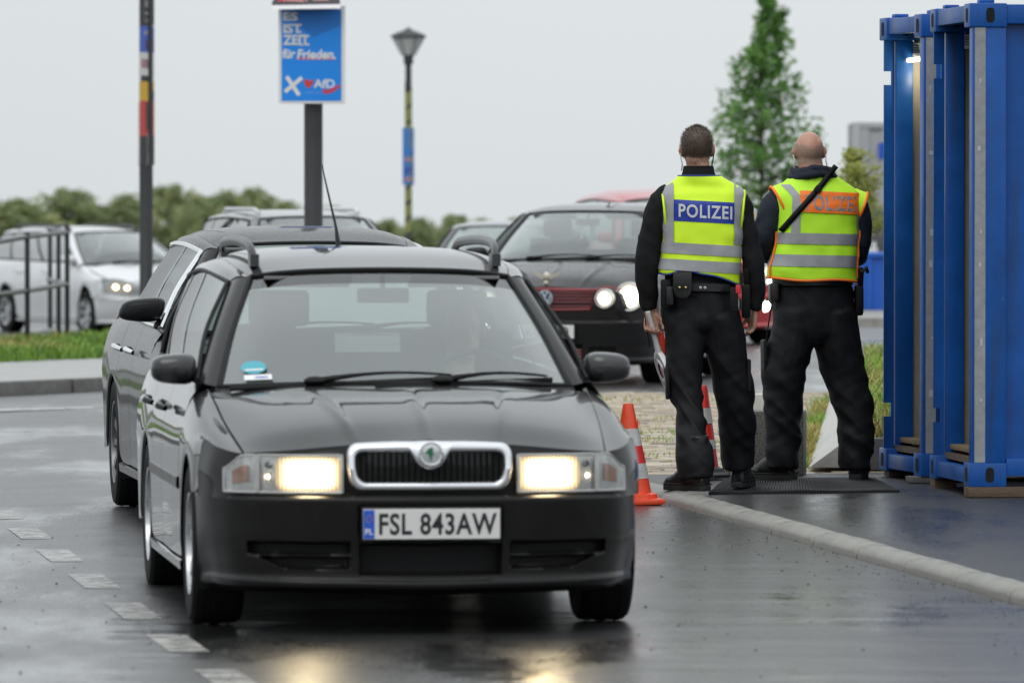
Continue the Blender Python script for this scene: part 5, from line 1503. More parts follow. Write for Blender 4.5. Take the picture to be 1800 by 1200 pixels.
    # vest
    v = Vest([(1.06, -.026, 0, .244, .170), (1.17, -.024, 0, .238, .168), (1.28, -.004, 0, .226, .160), (1.4, .004, 0, .226, .155), (1.50, .004, 0, .236, .148), (1.56, .0, 0, .234, .132), (1.60, -.004, 0, .200, .112), (1.635, -.008, 0, .15, .10), (1.665, -.012, -.004, .112, .094)])
    v.skew = lambda x: -.035 * x
    hem = lambda x: 1.092 - .05 * x + .006 * math.sin(x * 16)
    G = np.zeros((40, 97, 3))
    for i in range(97):
        th = -PI + 2 * PI * i / 96
        for j in range(40):
            t = j / 39; z0 = hem(v.ring(th, 1.15)[0]); z = z0 + (1.668 - z0) * t
            G[j, i] = v.place(v.ring(th, z), .003)
    vs_ = MB().grid(G).build('vest', NEON2, o)
    md = vs_.modifiers.new('s', 'SOLIDIFY'); md.thickness = .004; md.offset = 0
    MB().tube([tuple(p) for p in G[0]], .0075, 6).build('hem_trim', TRIMO, vs_)
    MB().tube([tuple(p) for p in G[-1]], .005, 6).build('neck_trim', NEON2, vs_)
    for sx, a in ((-1, sL), (1, sR)):                # caps over the shoulders with orange edges
        p0, p1, p2 = Vector((-.10, 0, 1.545)), Vector((-.15, -.002, 1.526)), Vector((-.200, -.004, 1.503))
        if sx > 0: p0, p1, p2 = Vector((.14, 0, 1.515)), Vector((.20, 0, 1.503)), Vector((.252, 0, 1.482))
        mb = MB().tube([p0, p1, p2], [(.092, .092), (.104, .104), (.108, .109)] if sx < 0 else [(.082, .082), (.092, .088), (.092, .088)], 28, cap=False)
        mb.build('shoulder_cap', NEON2, vs_)
        k = len(mb.v) - 28
        q = [mb.v[k + i] for i in range(28)]; q.append(q[0])
        MB().tube(q, .008, 6).build('armhole_trim', TRIMO, vs_)
        if sx < 0:
            sp = []
            for i in range(3, 8): sp.append([tuple(Vector(mb.v[r_ * 28 + i % 28]) * 1.0 + (Vector(mb.v[r_ * 28 + i % 28]) - (p0, p1, p2)[r_]) * .04) for r_ in range(3)])
    for a, b in ((1.286, 1.346), (1.164, 1.228)): MB().grid(v.band(a, b, .009, a0=-2.9, a1=2.9)).build('reflective_strip', REFL, vs_)
    for xa, xb, xc, xd in ((-.150, -.105, -.135, -.088), (.212, .226, .200, .235)):
        f = lambda u, w: ((xa + (xb - xa) * u) * (1 - w) + (xc + (xd - xc) * u) * w + (-.055 * max(0, w - .75) / .25 if xa < 0 else 0), 1.34 + ((1.615 if xa < 0 else 1.565) - 1.34) * w)
        MB().grid(v.patch(f, 7, 24, .0105)).build('reflective_strip', REFL, vs_)
    ti = lambda x: -.06 * x
    MB().grid(v.patch(lambda u, w: (-.098 + .318 * u, 1.458 + .118 * w + ti(-.098 + .318 * u)), 90, 36, .0115)).build('banner', BAN2, vs_)
    Vt, Ft = fit_text('POLIZEI', .270, .084, bold=.024, spacing=1.1)
    Vt = [v.place(v.back(.066 + x, 1.513 + y + ti(.066 + x)), .0135) for x, y, z in Vt]
    MB().add(Vt, Ft).build('lettering', REFLW, vs_, smooth=False)
    zip_ = [v.place(v.ring(-1.25, z), .012) for z in np.linspace(1.10, 1.36, 16)]
    MB().tube(zip_, .007, 6).build('side_trim', TRIMO, vs_)
    zip_ = [v.place(v.ring(1.30, z), .012) for z in np.linspace(1.10, 1.36, 16)]
    MB().tube(zip_, .006, 6).build('side_trim', TRIMO, vs_)
    # sling across the back, its padded end standing up over the right shoulder
    ln = []
    pts = [(-.195, 1.362), (-.165, 1.40), (-.12, 1.455), (-.05, 1.535), (.02, 1.615)]
    mid = [v.place(v.back(x, z), .018) for x, z in pts] + [(.06, -.115, 1.662), (.10, -.125, 1.712)]
    c = crs(mid, 30)
    G = np.zeros((2, 30, 3))
    w = np.array((.78, 0, -.62)) * .0155
    sl_ = MB(); sl_.grid(np.stack([c - w, c + w])); s1 = sl_.build('sling', BLACK, o, smooth=True)
    md = s1.modifiers.new('s', 'SOLIDIFY'); md.thickness = .009; md.offset = 0
    MB().prism([tuple(c[18] - w * 1.25 + np.array((0, -.009, 0))), tuple(c[18] + w * 1.25 + np.array((0, -.009, 0))), tuple(c[20] + w * 1.25 + np.array((0, -.009, 0))), tuple(c[20] - w * 1.25 + np.array((0, -.009, 0)))], (0, -.006, 0)).build('buckle', BLACK, s1, bevel=.002, fixn=True)
    # belt, holster
    G = np.array([[(-.022 + (.218 + e) * math.sin(a), -(.142 + e) * math.cos(a), z) for a in np.linspace(-PI, PI, 61)] for e, z in ((0, 1.06), (.006, 1.065), (.006, 1.10), (0, 1.105))])
    bl = MB().grid(G).build('belt', LEATH, o)
    hs = MB().prism([(.205, y, z) for y, z in ((-.08, 1.06), (.02, 1.06), (.01, .93), (-.02, .89), (-.06, .90), (-.075, .95))], (.045, 0, 0)).build('holster', BLACK, bl, bevel=.012, fixn=True)
    MB().prism([(.218, y, z) for y, z in ((-.12, 1.145), (-.075, 1.16), (-.02, 1.07), (-.07, 1.04))], (.03, 0, 0)).build('pistol_grip', BLACK, hs, bevel=.008, fixn=True)
    MB().tube([(.23, -.125, 1.13), (.262, -.12, 1.155), (.268, -.10, 1.13)], .010, 8).build('guard', BLACK, hs)
    MB().box((-.245, -.06, 1.03), (.05, .09, .10)).build('pouch', LEATH, bl, bevel=.012)
    return o
off2 = officer_two()

# the driver of the black estate, seen faintly through the windscreen
def driver():
    mb = MB(); c = (0, 0, 0)
    head(mb, (0.02, -.03, .40))
    T(mb, [(0, -.0, .22, .06, .08), (0, .02, .17, .10, .19), (0, .03, .05, .12, .21), (0, .04, -.15, .12, .19), (0, .03, -.35, .13, .19)])
    mb.v = [(p[0], -p[1], p[2]) for p in mb.v]; mb.f = [f[::-1] for f in mb.f]
    for sx in (1, -1):
        T(mb, [(sx * .19, 0, .14, .06), (sx * .27, -.08, -.06, .05), (sx * .22, -.28, -.08, .042), (sx * .15, -.40, .04, .032)])
        hand(mb, (sx * .15, -.41, .05), (-sx * .2, -.5, .6), (-sx * .5, -.5, -.3), (0, -.2, 1), 1.1)
    V, F_ = remesh(mb, .009, 2)
    fc = V[np.array([f[0] for f in F_])]
    shirt = mat('dark_pullover', (.03, .035, .045), .9)
    o = solid('person', V, F_, [mat('pale_skin', (.62, .42, .33), .5), shirt], None, [1 if (p[2] < .225 and not (p[1] < -.38)) else 0 for p in fc])
    hm = MB(); G = np.array([[(.02 + .083 * math.cos(e) * math.sin(a), .022 + .103 * math.cos(e) * math.cos(a) - .006, .424 + .1 * math.sin(e)) for a in np.linspace(-2.0, 2.0, 24)] for e in np.linspace(-.6, PI / 2, 9)])
    hm.grid(G).build('hair', mat('grey_hair', (.16, .15, .14), .7), o)
    M = car1.matrix_world
    bpy.context.view_layer.update()
    w = car1.matrix_world @ Vector((.36, 2.26 - FAX, .70))
    o.location = w; o.rotation_euler = (0, 0, R(6.7 + 8))
    tag(o, 'driver with grey hair behind the steering wheel of the black estate car', 'person')
driver()
# ------------------------------------------------------------------ blue steel containers
BLUES = mat('container_blue', (.003, .078, .33), .42, coat=.12, coat_rough=.2, spec=.35, var=.24, vscale=4, rvar=.10, bump=(30, .05))
t_ = BLUES.node_tree; b_ = t_.nodes['Principled BSDF']       # scuffs to primer and streaks of dirt
c_ = t_.nodes.new('ShaderNodeTexCoord'); mp_ = t_.nodes.new('ShaderNodeMapping'); mp_.inputs['Scale'].default_value = (14, 14, .9)
t_.links.new(c_.outputs['Object'], mp_.inputs['Vector'])
n1 = t_.nodes.new('ShaderNodeTexNoise'); n1.inputs['Scale'].default_value = 1.0; n1.inputs['Detail'].default_value = 6; t_.links.new(mp_.outputs[0], n1.inputs['Vector'])
n2 = t_.nodes.new('ShaderNodeTexNoise'); n2.inputs['Scale'].default_value = 26; n2.inputs['Detail'].default_value = 5; n2.inputs['Roughness'].default_value = .7; t_.links.new(c_.outputs['Object'], n2.inputs['Vector'])
old = b_.inputs['Base Color'].links[0].from_socket
for nn, lo_, hi_, colr, amt in ((n1, .56, .72, (.03, .05, .09, 1), .55), (n2, .70, .735, (.16, .15, .14, 1), .8)):
    r_ = t_.nodes.new('ShaderNodeMapRange'); r_.inputs['From Min'].default_value = lo_; r_.inputs['From Max'].default_value = hi_; r_.inputs['To Max'].default_value = amt
    t_.links.new(nn.outputs['Fac'], r_.inputs['Value'])
    x_ = t_.nodes.new('ShaderNodeMixRGB'); x_.inputs[2].default_value = colr; t_.links.new(r_.outputs[0], x_.inputs[0]); t_.links.new(old, x_.inputs[1]); old = x_.outputs[0]
t_.links.new(old, b_.inputs['Base Color'])
TAPE = mat('grey_tape', (.30, .31, .32), .45, var=.18, vscale=18, bump=(300, .4))
LINER = mat('container_lining', (.27, .26, .235), .6, var=.18, vscale=5)
WOODM = mat('wet_timber', (.10, .065, .04), .6, var=.4, vscale=12, bump=(40, .4), vstretch=(1, 8, 8))
FIBRE = mat('fibre_board', (.20, .145, .085), .9, var=.4, vscale=60, bump=(150, .8))
HOLE = mat('casting_hole', (.004, .004, .005), .9)
TUBE = emis('lamp_tube', (1, .86, .55), 5)

def container(loc, rz, W_, D, H, label, lamp, grp):
    t = thing('container', loc, rz, label, 'container', grp)
    cw, cdp, ch = .197, .17, .124
    for (x, y, z) in [(0, 0, 0), (0, D - cdp, 0), (W_ - cw, 0, 0), (W_ - cw, D - cdp, 0), (0, 0, H - ch), (0, D - cdp, H - ch), (W_ - cw, 0, H - ch), (W_ - cw, D - cdp, H - ch)]:
        c = MB().box((x + cw / 2, y + cdp / 2, z + ch / 2), (cw, cdp, ch)).build('corner_casting', BLUES, t, bevel=.008)
        k = [(math.copysign(abs(math.cos(a)) ** .6, math.cos(a)) * .022, math.copysign(abs(math.sin(a)) ** .6, math.sin(a)) * .038) for a in np.linspace(0, 2 * PI, 21)[:-1]]
        MB().poly([(x + cw / 2 + .01 + a, y - .0025, z + ch / 2 + b) for a, b in k]).build('hole', HOLE, c, smooth=False)
        MB().poly([(x - .0025, y + cdp / 2 + a * 1.3, z + ch / 2 + b) for a, b in k]).build('hole', HOLE, c, smooth=False)
        if z > 1:
            MB().prism([(x + .06, y + .05, H), (x + .14, y + .05, H), (x + .14, y + .13, H), (x + .06, y + .13, H)], (0, 0, .022)).build('cone', BLUES, c, bevel=.008, fixn=True)
    # near post with its strip of tape
    p = MB().box((.105, .055, H / 2), (.178, .09, H - 2 * ch)).build('corner_post', BLUES, t, bevel=.006)
    tp_ = MB().box((.057, .0085, H / 2 + .0), (.056, .004, H - 2 * ch - .004)).build('tape_strip', TAPE, p, smooth=False)
    rt = random.Random(int(loc[1] * 10))
    for z in (.45, .75, 1.15, 1.32, 1.75, 2.1): MB().box((.057 + rt.uniform(-.008, .008), .006, z), (rt.uniform(.008, .03), .002, rt.uniform(.012, .04))).build('scuff', mat('scuff', (.5, .5, .5), .6), tp_, smooth=False)
    # far post: flange with lashing notches, then the body of the post
    fl = [(0, ch), (.065, ch), (.065, H - ch), (0, H - ch)]
    edge = [(.062, ch), (.062, H - ch), (.004, H - ch)]
    for z in (2.17, .34):
        edge += [(.004, z + .035), (.045, z + .035), (.045, z - .04), (.004, z - .04)]
    edge += [(.004, ch)]
    y0 = D - .10
    MB().prism([(x, y0, z) for x, z in edge], (0, .012, 0)).build('flange', BLUES, t, smooth=False, fixn=True)
    MB().box((.117, D - .075, H / 2), (.098, .09, H - 2 * ch)).build('corner_post', BLUES, t, bevel=.008)
    # near post carries the same flange on its inner side
    # rails
    MB().box((.045, D / 2, H - .05), (.07, D - 2 * cdp, .085)).build('top_rail', BLUES, t, bevel=.006)
    MB().box((.045, D / 2, .055), (.07, D - 2 * cdp, .08)).build('bottom_rail', BLUES, t, bevel=.006)
    for y, nm in ((.045, 'front'), (D - .045, 'back')):
        MB().box((W_ / 2, y, H - .056), (W_ - 2 * cw, .07, .10)).build('header', BLUES, t, bevel=.005)
        MB().box((W_ / 2, y, .10), (W_ - 2 * cw, .07, .09)).build('bottom_rail', BLUES, t, bevel=.005)
    # front panel of folded sheet, lining, roof, floor
    def fold(y, s):
        G = []
        x = .19
        row = []
        k = 0
        while x < W_ - .19:
            row += [(x, y + (0 if k % 2 else s)), (min(x + .20, W_ - .19), y + (0 if k % 2 else s))]; x += .235; k += 1
        return np.array([[(a, b, z) for a, b in row] for z in (.14, H - .10)])
    MB().grid(fold(.035, .028)).build('front_panel', BLUES, t, smooth=False)
    MB().grid(fold(D - .012, -.02)).build('back_panel', BLUES, t, smooth=False)
    lin = MB().box((W_ / 2 + .085, D - .07, H / 2 + .02), (W_ - .165, .03, H - .3)).build('lining', LINER, t, smooth=False)
    for k in range(9): MB().sphere((.225, D - .086, .35 + k * .225), (.007, .004, .007), 8, 5).build('rivet', LINER, lin)
    MB().box((W_ / 2 + .05, .11, H / 2 + .02), (W_ - .3, .02, H - .3)).build('lining', LINER, t, smooth=False)
    MB().box((W_ - .05, D / 2, H / 2), (.06, D - .1, H - .2)).build('side_panel', BLUES, t, smooth=False)
    MB().box((W_ / 2, D / 2, H - .025), (W_ - .1, D - .1, .02)).build('roof', BLUES, t, smooth=False)
    MB().box((W_ / 2, D / 2, .125), (W_ - .12, D - .1, .03)).build('floor', WOODM, t, smooth=False)
    fm = MB().box((.30, D / 2, .17), (.42, D - .22, .028)).build('floor_mat', FIBRE, t, bevel=.006)
    pl_ = MB().box((.16, D - .112, H - .175), (.10, .006, .075)).build('data_plate', mat('data_plate', (.55, .55, .56), .4), t, smooth=False)
    for k in range(4): MB().box((.17, D - .1165, H - .152 - k * .013), (.06 - .008 * (k % 2), .001, .004)).build('print', INK, pl_, smooth=False)
    MB().box((.125, D - .1165, H - .17), (.012, .001, .045)).build('print', REDP, pl_, smooth=False)
    if lamp:
        lm = MB().tube([(.13, D - .14, H - .235), (.24, D - .35, H - .225)], .012, 8).build('strip_light', TUBE, t)
        MB().box((.185, D - .245, H - .205), (.05, .30, .02)).build('housing', mat('lamp_housing', (.6, .6, .58), .5), lm, bevel=.004)
        MB().tube([tuple(v) for v in crs([(.24, D - .3, H - .22), (.27, D - .22, H - .25), (.285, D - .16, H - .34)], 10)], .009, 6).build('cable', mat('pale_cable', (.5, .48, .42), .5), lm)
        ld = bpy.data.lights.new('container_lamp', 'POINT'); ld.energy = 2.2; ld.color = (1, .82, .5); ld.shadow_soft_size = .04
        lo = bpy.data.objects.new('container_lamp', ld); COL.objects.link(lo); lo.parent = t; lo.location = (.22, D - .26, H - .30)
    return t
A0, A1 = P(1704, 855, 35.3), P(1634, 846, 36.5)
B0, B1 = P(1619, 834, 36.9), P(1545, 831, 37.85)
aA = math.atan2(-(A1.x - A0.x), A1.y - A0.y); aB = math.atan2(-(B1.x - B0.x), B1.y - B0.y)
container((A0.x, A0.y, .162), aA, 2.2, (A1 - A0).length, 2.50, 'nearer blue steel container, its corner post striped with grey tape', False, 'blue containers at the roadside')
container((B0.x, B0.y, .150), aB, 2.2, (B1 - B0).length, 2.50, 'farther blue steel container with a small lamp lit inside its open side', True, 'blue containers at the roadside')
def timber(loc, rz, size, label, m=WOODM):
    o = MB().box((size[0] / 2, size[1] / 2, size[2] / 2), size).build('timber', m, bevel=.004); o.location = loc; o.rotation_euler = (0, 0, rz)
    tag(o, label, 'timber', 'blocks under the containers'); return o
pz = PZ(2.4, 35.3)
timber((A0.x - .005, A0.y - .03, pz), aA, (1.6, .14, .162 - pz), 'wet brown timber bearer under the nearest container corner')
timber((A1.x + .02, A1.y - .12, pz), aA, (.12, .15, .162 - pz), 'short timber block under the rear corner of the nearer container')
timber((B0.x - .05, B0.y - .0, PZ(2.2, 37)), aB, (.12, .14, .150 - PZ(2.2, 37)), 'small grey block under the front corner of the farther container', CONCD)
timber((B1.x + .05, B1.y - .14, PZ(2.0, 37.7)), aB, (.5, .12, .150 - PZ(2.0, 37.7)), 'thin timber under the rear corner of the farther container')

# ------------------------------------------------------------------ rubber mat, blocks, traffic cones
mt = thing('rubber_mat', (0, 0, 0), 0, 'black ribbed rubber mat under the two officers', 'mat')
q0, q1, q2, q3 = (1.03, 35.75), (2.04, 35.9), (2.0, 37.55), (1.17, 37.45)
def mq(u, v): 
    a = np.array(q0) * (1 - u) + np.array(q1) * u; b = np.array(q3) * (1 - u) + np.array(q2) * u
    c = a * (1 - v) + b * v; return c
NU = 64
G = np.zeros((9, NU * 2 + 1, 3))
for i in range(NU * 2 + 1):
    for j in range(9):
        v_ = j / 8; u = i / (NU * 2); c = mq(u, v_)
        G[j, i] = (c[0], c[1], PZ(c[0], c[1]) + .002 + (.006 if i % 2 else 0) + .008 * noise.noise((c[0] * 3, c[1] * 2, 0)))
e = [G[0], G[:, -1], G[-1, ::-1], G[::-1, 0]]
mb = MB().grid(G)
for s in e: mb.grid(np.stack([s * np.array([1, 1, 0]) + np.array([0, 0, PZ(1.5, 35.8) - .02]), s]))
mb.build('ribbed_sheet', mat('mat_rubber', (.009, .009, .0095), .6, spec=.3, rvar=.15, vscale=5, bump=(80, .3)), mt, smooth=False)

GRAN = mat('granite', (.13, .128, .12), .6, var=.85, vscale=70, bump=(90, .5))
gb = thing('stone_block', tuple(P(1343, 836, 38.0)), R(-6), 'speckled granite block standing behind the officers', 'stone block')
MB().box((0, .15, .18), (.44, .30, .36)).build('block', GRAN, gb, bevel=.012)
g2 = thing('stone_block', tuple(P(1325, 768, 41.5)), R(9), 'pale block behind the speckled granite block', 'stone block')
MB().box((0, .12, .13), (.36, .24, .26)).build('block', SLABM, g2, bevel=.015)

ORNG = mat('cone_orange', (.78, .075, .025), .45, var=.12, vscale=14, bump=(60, .2))
CRED = mat('cone_red', (.62, .03, .028), .42, var=.12, vscale=14)
CWHT = mat('cone_white_band', (.50, .50, .49), .4, var=.28, vscale=22, bump=(150, .3))
def cone(loc, rz, tilt, r0, r1, h, bands, base, label):
    t = thing('traffic_cone', loc, rz, label, 'traffic cone', 'traffic cones by the kerb')
    t.rotation_euler = (tilt[0], tilt[1], rz)
    def rad(z): return r0 + (r1 - r0) * (z / h)
    for (z0, z1, m, nm) in bands:
        o_ = .0025 if nm == 'band' else 0
        pr_ = [(rad(z0) + o_, z0), (rad((z0 + z1) / 2) + o_, (z0 + z1) / 2), (rad(z1) + o_, z1)]
        if nm == 'top': pr_ += [(rad(z1) * .9, z1 + .008), (rad(z1) * .5, z1 + .008), (rad(z1) * .5, z1 - .03)]
        MB().lathe(pr_, 32, capb=False).build('band' if nm == 'band' else 'body', m, t)
    base(t); return t
def base1(t):
    b = MB().prism([(-.155, -.155, 0), (.155, -.155, 0), (.155, .155, 0), (-.155, .155, 0)], (0, 0, .030)).build('base', ORNG, t, bevel=.012, fixn=True)
    MB().lathe([(.145, .03), (.14, .052), (.118, .056), (.11, .06)], 32, capb=False).build('collar', ORNG, b)
    for a, z, l in ((.6, .40, .05), (1.3, .405, .03), (3.4, .40, .06), (2.8, .40, .045), (1.7, .21, .03)):        # torn edges of the sleeve
        r_ = .122 - .095 * z / .52 + .006
        MB().prism([(r_ * math.sin(a), -r_ * math.cos(a), z), (r_ * math.sin(a + .25), -r_ * math.cos(a + .25), z), (r_ * 1.06 * math.sin(a + .14), -r_ * 1.06 * math.cos(a + .14), z + l)], (.002, -.003, 0)).build('torn_edge', ORNG if z > .3 else CWHT, t, smooth=False)
    MB().tube([(-.040, -.03, .405), (-.055, -.035, .42), (-.06, -.03, .405)], .006, 5).build('torn_edge', BLACK, t)
c1 = P(1108, 884, 35.55)
cone((c1.x, c1.y, GZ(c1.x, c1.y) + .002), R(12), (R(1), R(-1.5)), .122, .028, .515, [(.05, .135, ORNG, 'b'), (.135, .213, CWHT, 'band'), (.213, .305, CRED, 'band'), (.305, .395, CWHT, 'band'), (.395, .515, ORNG, 'top')], base1, 'worn orange cone with torn white bands on the road beside the black estate car')
def base2(t):
    b = MB().lathe([(.155, 0), (.155, .02), (.135, .034), (.13, .034), (.12, .052), (.105, .055), (.092, .06)], 8).build('base', mat('cone_black_base', (.02, .02, .02), .5, bump=(80, .2)), t, smooth=False)
c2 = P(1233, 830, 37.6)
cone((c2.x + .012, c2.y, PZ(c2.x, c2.y)), R(22), (R(0), R(0)), .090, .022, .50, [(.055, .11, CRED, 'b'), (.11, .16, CRED, 'b'), (.16, .21, CWHT, 'band'), (.21, .30, CRED, 'b'), (.30, .385, CWHT, 'band'), (.385, .47, CRED, 'b'), (.47, .50, CRED, 'top')], base2, 'slim red and white cone on a black base behind the brown haired officer')

# ------------------------------------------------------------------ railing on the grass island
RAILM = mat('railing_black', (.022, .023, .025), .4, bump=(60, .1))
RAILG = mat('railing_grey', (.12, .12, .125), .38, .3)
rl_ = thing('railing', (0, 0, 0), 0, 'black metal railing with round rails on the grass island before the silver car', 'railing')
posts = [(48, 410, 612, 71), (118, 396, 602, 74), (103, 400, 592, 77), (88, 400, 577, 82), (-90, 430, 622, 68.5)]
for (px, yt, yb, d) in posts:
    a, b = P(px, yt, d), P(px, yb, d)
    p_ = MB().box(tuple((a + b) / 2), (.052, .052, a.z - b.z)).build('post', RAILM, rl_, bevel=.005)
    MB().sphere(tuple(a), (.03, .03, .02), 10, 6).build('cap', RAILM, p_)
for l_ in ([(-90, 441, 68.5), (48, 416, 71), (118, 408, 74)], [(-90, 528, 68.5), (48, 511, 71), (118, 499, 74)], [(118, 408, 74), (103, 404, 77), (84, 401, 83)], [(118, 499, 74), (103, 495, 77), (84, 491, 83)]):
    MB().tube([P(*q) for q in l_], .026, 10).build('rail', RAILG, rl_)

# ------------------------------------------------------------------ lamp posts and election posters
POLE = mat('pole_grey', (.045, .047, .05), .5, .3, var=.2, vscale=3, bump=(30, .1))
def pole(px, d, r, top, label):
    b = P(px, 600, d); z0 = GZ(b.x, d) - .05
    t = thing('lamp_post', (b.x, d, z0), 0, label, 'lamp post', 'lamp posts along the road')
    MB().lathe([(r * 1.5, 0), (r * 1.5, .35), (r, .42), (r, 2.6), (r * .97, top)], 24).build('shaft', POLE, t)
    MB().lathe([(.0, 0), (r * 2.0, 0), (r * 2.0, .02), (r * 1.6, .03)], 24).build('foot', POLE, t)
    # lantern and arm, above the frame
    MB().tube([(0, 0, top - .05), (0, -.1, top + .25), (0, -.6, top + .38)], [r * .7, r * .55, r * .5], 10).build('arm', POLE, t)
    MB().sphere((0, -.85, top + .38), (.16, .35, .07), 14, 8).build('lantern', POLE, t)
    return t
pole(257, 70, .070, 6.2, 'dark lamp post left of the saloon car, hung with edge-on posters')
pole(551, 60, .082, 6.2, 'dark lamp post carrying the blue poster, rising behind the saloon roof')

def board(center, w, h, yaw, label, name='poster', grp='election posters on the lamp posts', th=.006):
    t = thing(name, tuple(center), yaw, label, 'poster', grp)
    MB().box((0, 0, 0), (w, th, h)).build('board', WHITE, t, smooth=False)
    return t
def pr_rect(t, x0, x1, z0, z1, m, y=-.0045, nm='print'):
    return MB().poly([(x0, y, z0), (x1, y, z0), (x1, y, z1), (x0, y, z1)]).build(nm, m, t, smooth=False)
def pr_text(t, s, cx, cz, w, h, m, y=-.0065, bold=.03, shear=0, slab=False):
    V, F_ = fit_text(s, w, h, bold=bold, shear=shear)
    return MB().add([(cx + a, y, cz + b) for a, b, c in V], F_).build('lettering', m, t, smooth=False)
PBLUE = mat('poster_blue', (.006, .25, .82), .45, var=.06, vscale=2)
PDEEP = mat('poster_deep_blue', (.006, .17, .60), .45)
PGREY = mat('poster_grey_letters', (.74, .73, .71), .5)
PWHITE = mat('poster_white_letters', (.78, .78, .77), .5)
PRED = mat('poster_red', (.62, .05, .05), .5)
bp = board(P(548.5, 97, 59.85), .585, .85, R(3), 'blue campaign poster reading ES IST ZEIT fuer Frieden on the middle lamp post')
s_ = 1 / 200.5
X = lambda px: (px - 548.5) * s_
Z = lambda py: (97 - py) * s_
pr_rect(bp, X(495), X(600.5), Z(178), Z(17), PBLUE)
MB().poly([(X(495), -.0052, Z(17)), (X(495), -.0052, Z(24)), (X(552), -.0052, Z(66)), (X(600.5), -.0052, Z(45)), (X(600.5), -.0052, Z(17))]).build('print', PDEEP, bp, smooth=False)
def slab_text(s, cx, cz, w, h):
    pr_text(bp, s, cx, cz, w, h, PGREY, bold=.032)
    n = len(s)
slab_text('ES', X(511), Z(30), 25 * s_, 15 * s_)
slab_text('IST', X(514.5), Z(51), 32 * s_, 16.5 * s_)
slab_text('ZEIT', X(520.5), Z(71), 46 * s_, 17.5 * s_)
for (px, py, w) in ((502, 45.5, 8), (502, 57, 8), (526, 57, 8), (535, 63.2, 7), (529, 63.2, 5), (529, 79, 8), (540, 79, 8), (503, 23.5, 7)):
    pr_rect(bp, X(px - w / 2), X(px + w / 2), Z(py + 1.6), Z(py - 1.6), PGREY, y=-.0068, nm='lettering')
pr_text(bp, 'für', X(508), Z(95), 23 * s_, 17 * s_, PWHITE, bold=.03, shear=.12)
pr_text(bp, 'Frieden.', X(556.5), Z(96), 68 * s_, 17 * s_, PWHITE, bold=.03, shear=.12)
pr_rect(bp, X(522), X(588), Z(105.2), Z(101.6), PRED, y=-.0062)
for a, b in (((504, 135), (526, 168)), ((531, 137), (501, 162))):
    v_ = Vector((X(b[0]) - X(a[0]), 0, Z(b[1]) - Z(a[1]))); n_ = v_.cross(Vector((0, 1, 0))).normalized() * 3.4 * s_
    pa, pb = Vector((X(a[0]), -.007, Z(a[1]))), Vector((X(b[0]), -.007 - (.0008 if a[0] < 520 else 0), Z(b[1])))
    MB().poly([pa - n_, pa + n_, pb + n_, pb - n_]).build('cross_stroke', PWHITE, bp, smooth=False)
pr_text(bp, 'AfD', X(570), Z(147.5), 37 * s_, 15 * s_, PWHITE, bold=.022)
MB().poly([(X(a), -.0062, Z(b)) for a, b in ((534, 141), (541, 140), (546, 143), (553, 139.5), (550, 148), (543, 156), (536, 151))]).build('print', PRED, bp, smooth=False)
sw = [(566, 162), (574, 166), (586, 162), (598, 153), (599, 150), (596, 149), (584, 156), (575, 158), (569, 157)]
MB().poly([(X(a), -.0066, Z(b)) for a, b in sw]).build('print', PRED, bp, smooth=False)
pr_text(bp, 'NÄCHSTE WAHL', X(550), Z(163), 26 * s_, 3.2 * s_, mat('poster_pale_blue', (.35, .55, .85), .5), bold=.0)
b2 = board(P(551, 97, 60.12), .56, .86, R(-2), 'back board strapped behind the blue poster, its tricolour edge just showing')
for k, m in enumerate((INK, PRED, YELP)): pr_rect(b2, .240, .279, .20 - .07 * k - .07, .20 - .07 * k, m)
# torn poster curling out at the top
tt = thing('poster', tuple(P(545, 0, 59.8)), R(3), 'torn poster with red print, curling outwards above the blue poster', 'poster', 'election posters on the lamp posts')
G = np.array([[(x * (1 + .10 * max(0, .12 - z) * 3) + (-.03 if z < 0 else 0) * (1 if x < 0 else 0), -.02 - .9 * max(0, .10 - z) ** 1.3 * (1 + .3 * x), z + .02 * x * (z < .05)) for x in np.linspace(-.29, .25, 13)] for z in np.linspace(-.085, .75, 24)])
MB().grid(G).build('board', mat('poster_dark', (.05, .04, .05), .5), tt)
Gq = G.copy(); Gq[..., 1] -= .004
MB().grid(Gq[2:8, 1:7]).build('print', PRED, tt); MB().grid(Gq[2:9, 7:11]).build('print', mat('print_pink', (.55, .33, .28), .6), tt); MB().grid(Gq[:2, :]).build('print', WHITE, tt); MB().grid(Gq[9:23, :]).build('print', PDEEP, tt)
Gq[..., 1] -= .003
for k in range(6): MB().grid(Gq[3:7, 1 + k:2 + k] * np.array([1, 1, 1])).build('lettering', WHITE, tt) if False else None
Vt, Ft = fit_text('HOLZT', .22, .05, bold=.03)
MB().add([(-.12 + a, -.085 - .9 * 0 - .01, .0 + b) for a, b, c in Vt], Ft).build('lettering', mat('print_pale', (.7, .5, .5), .5), tt, smooth=False)
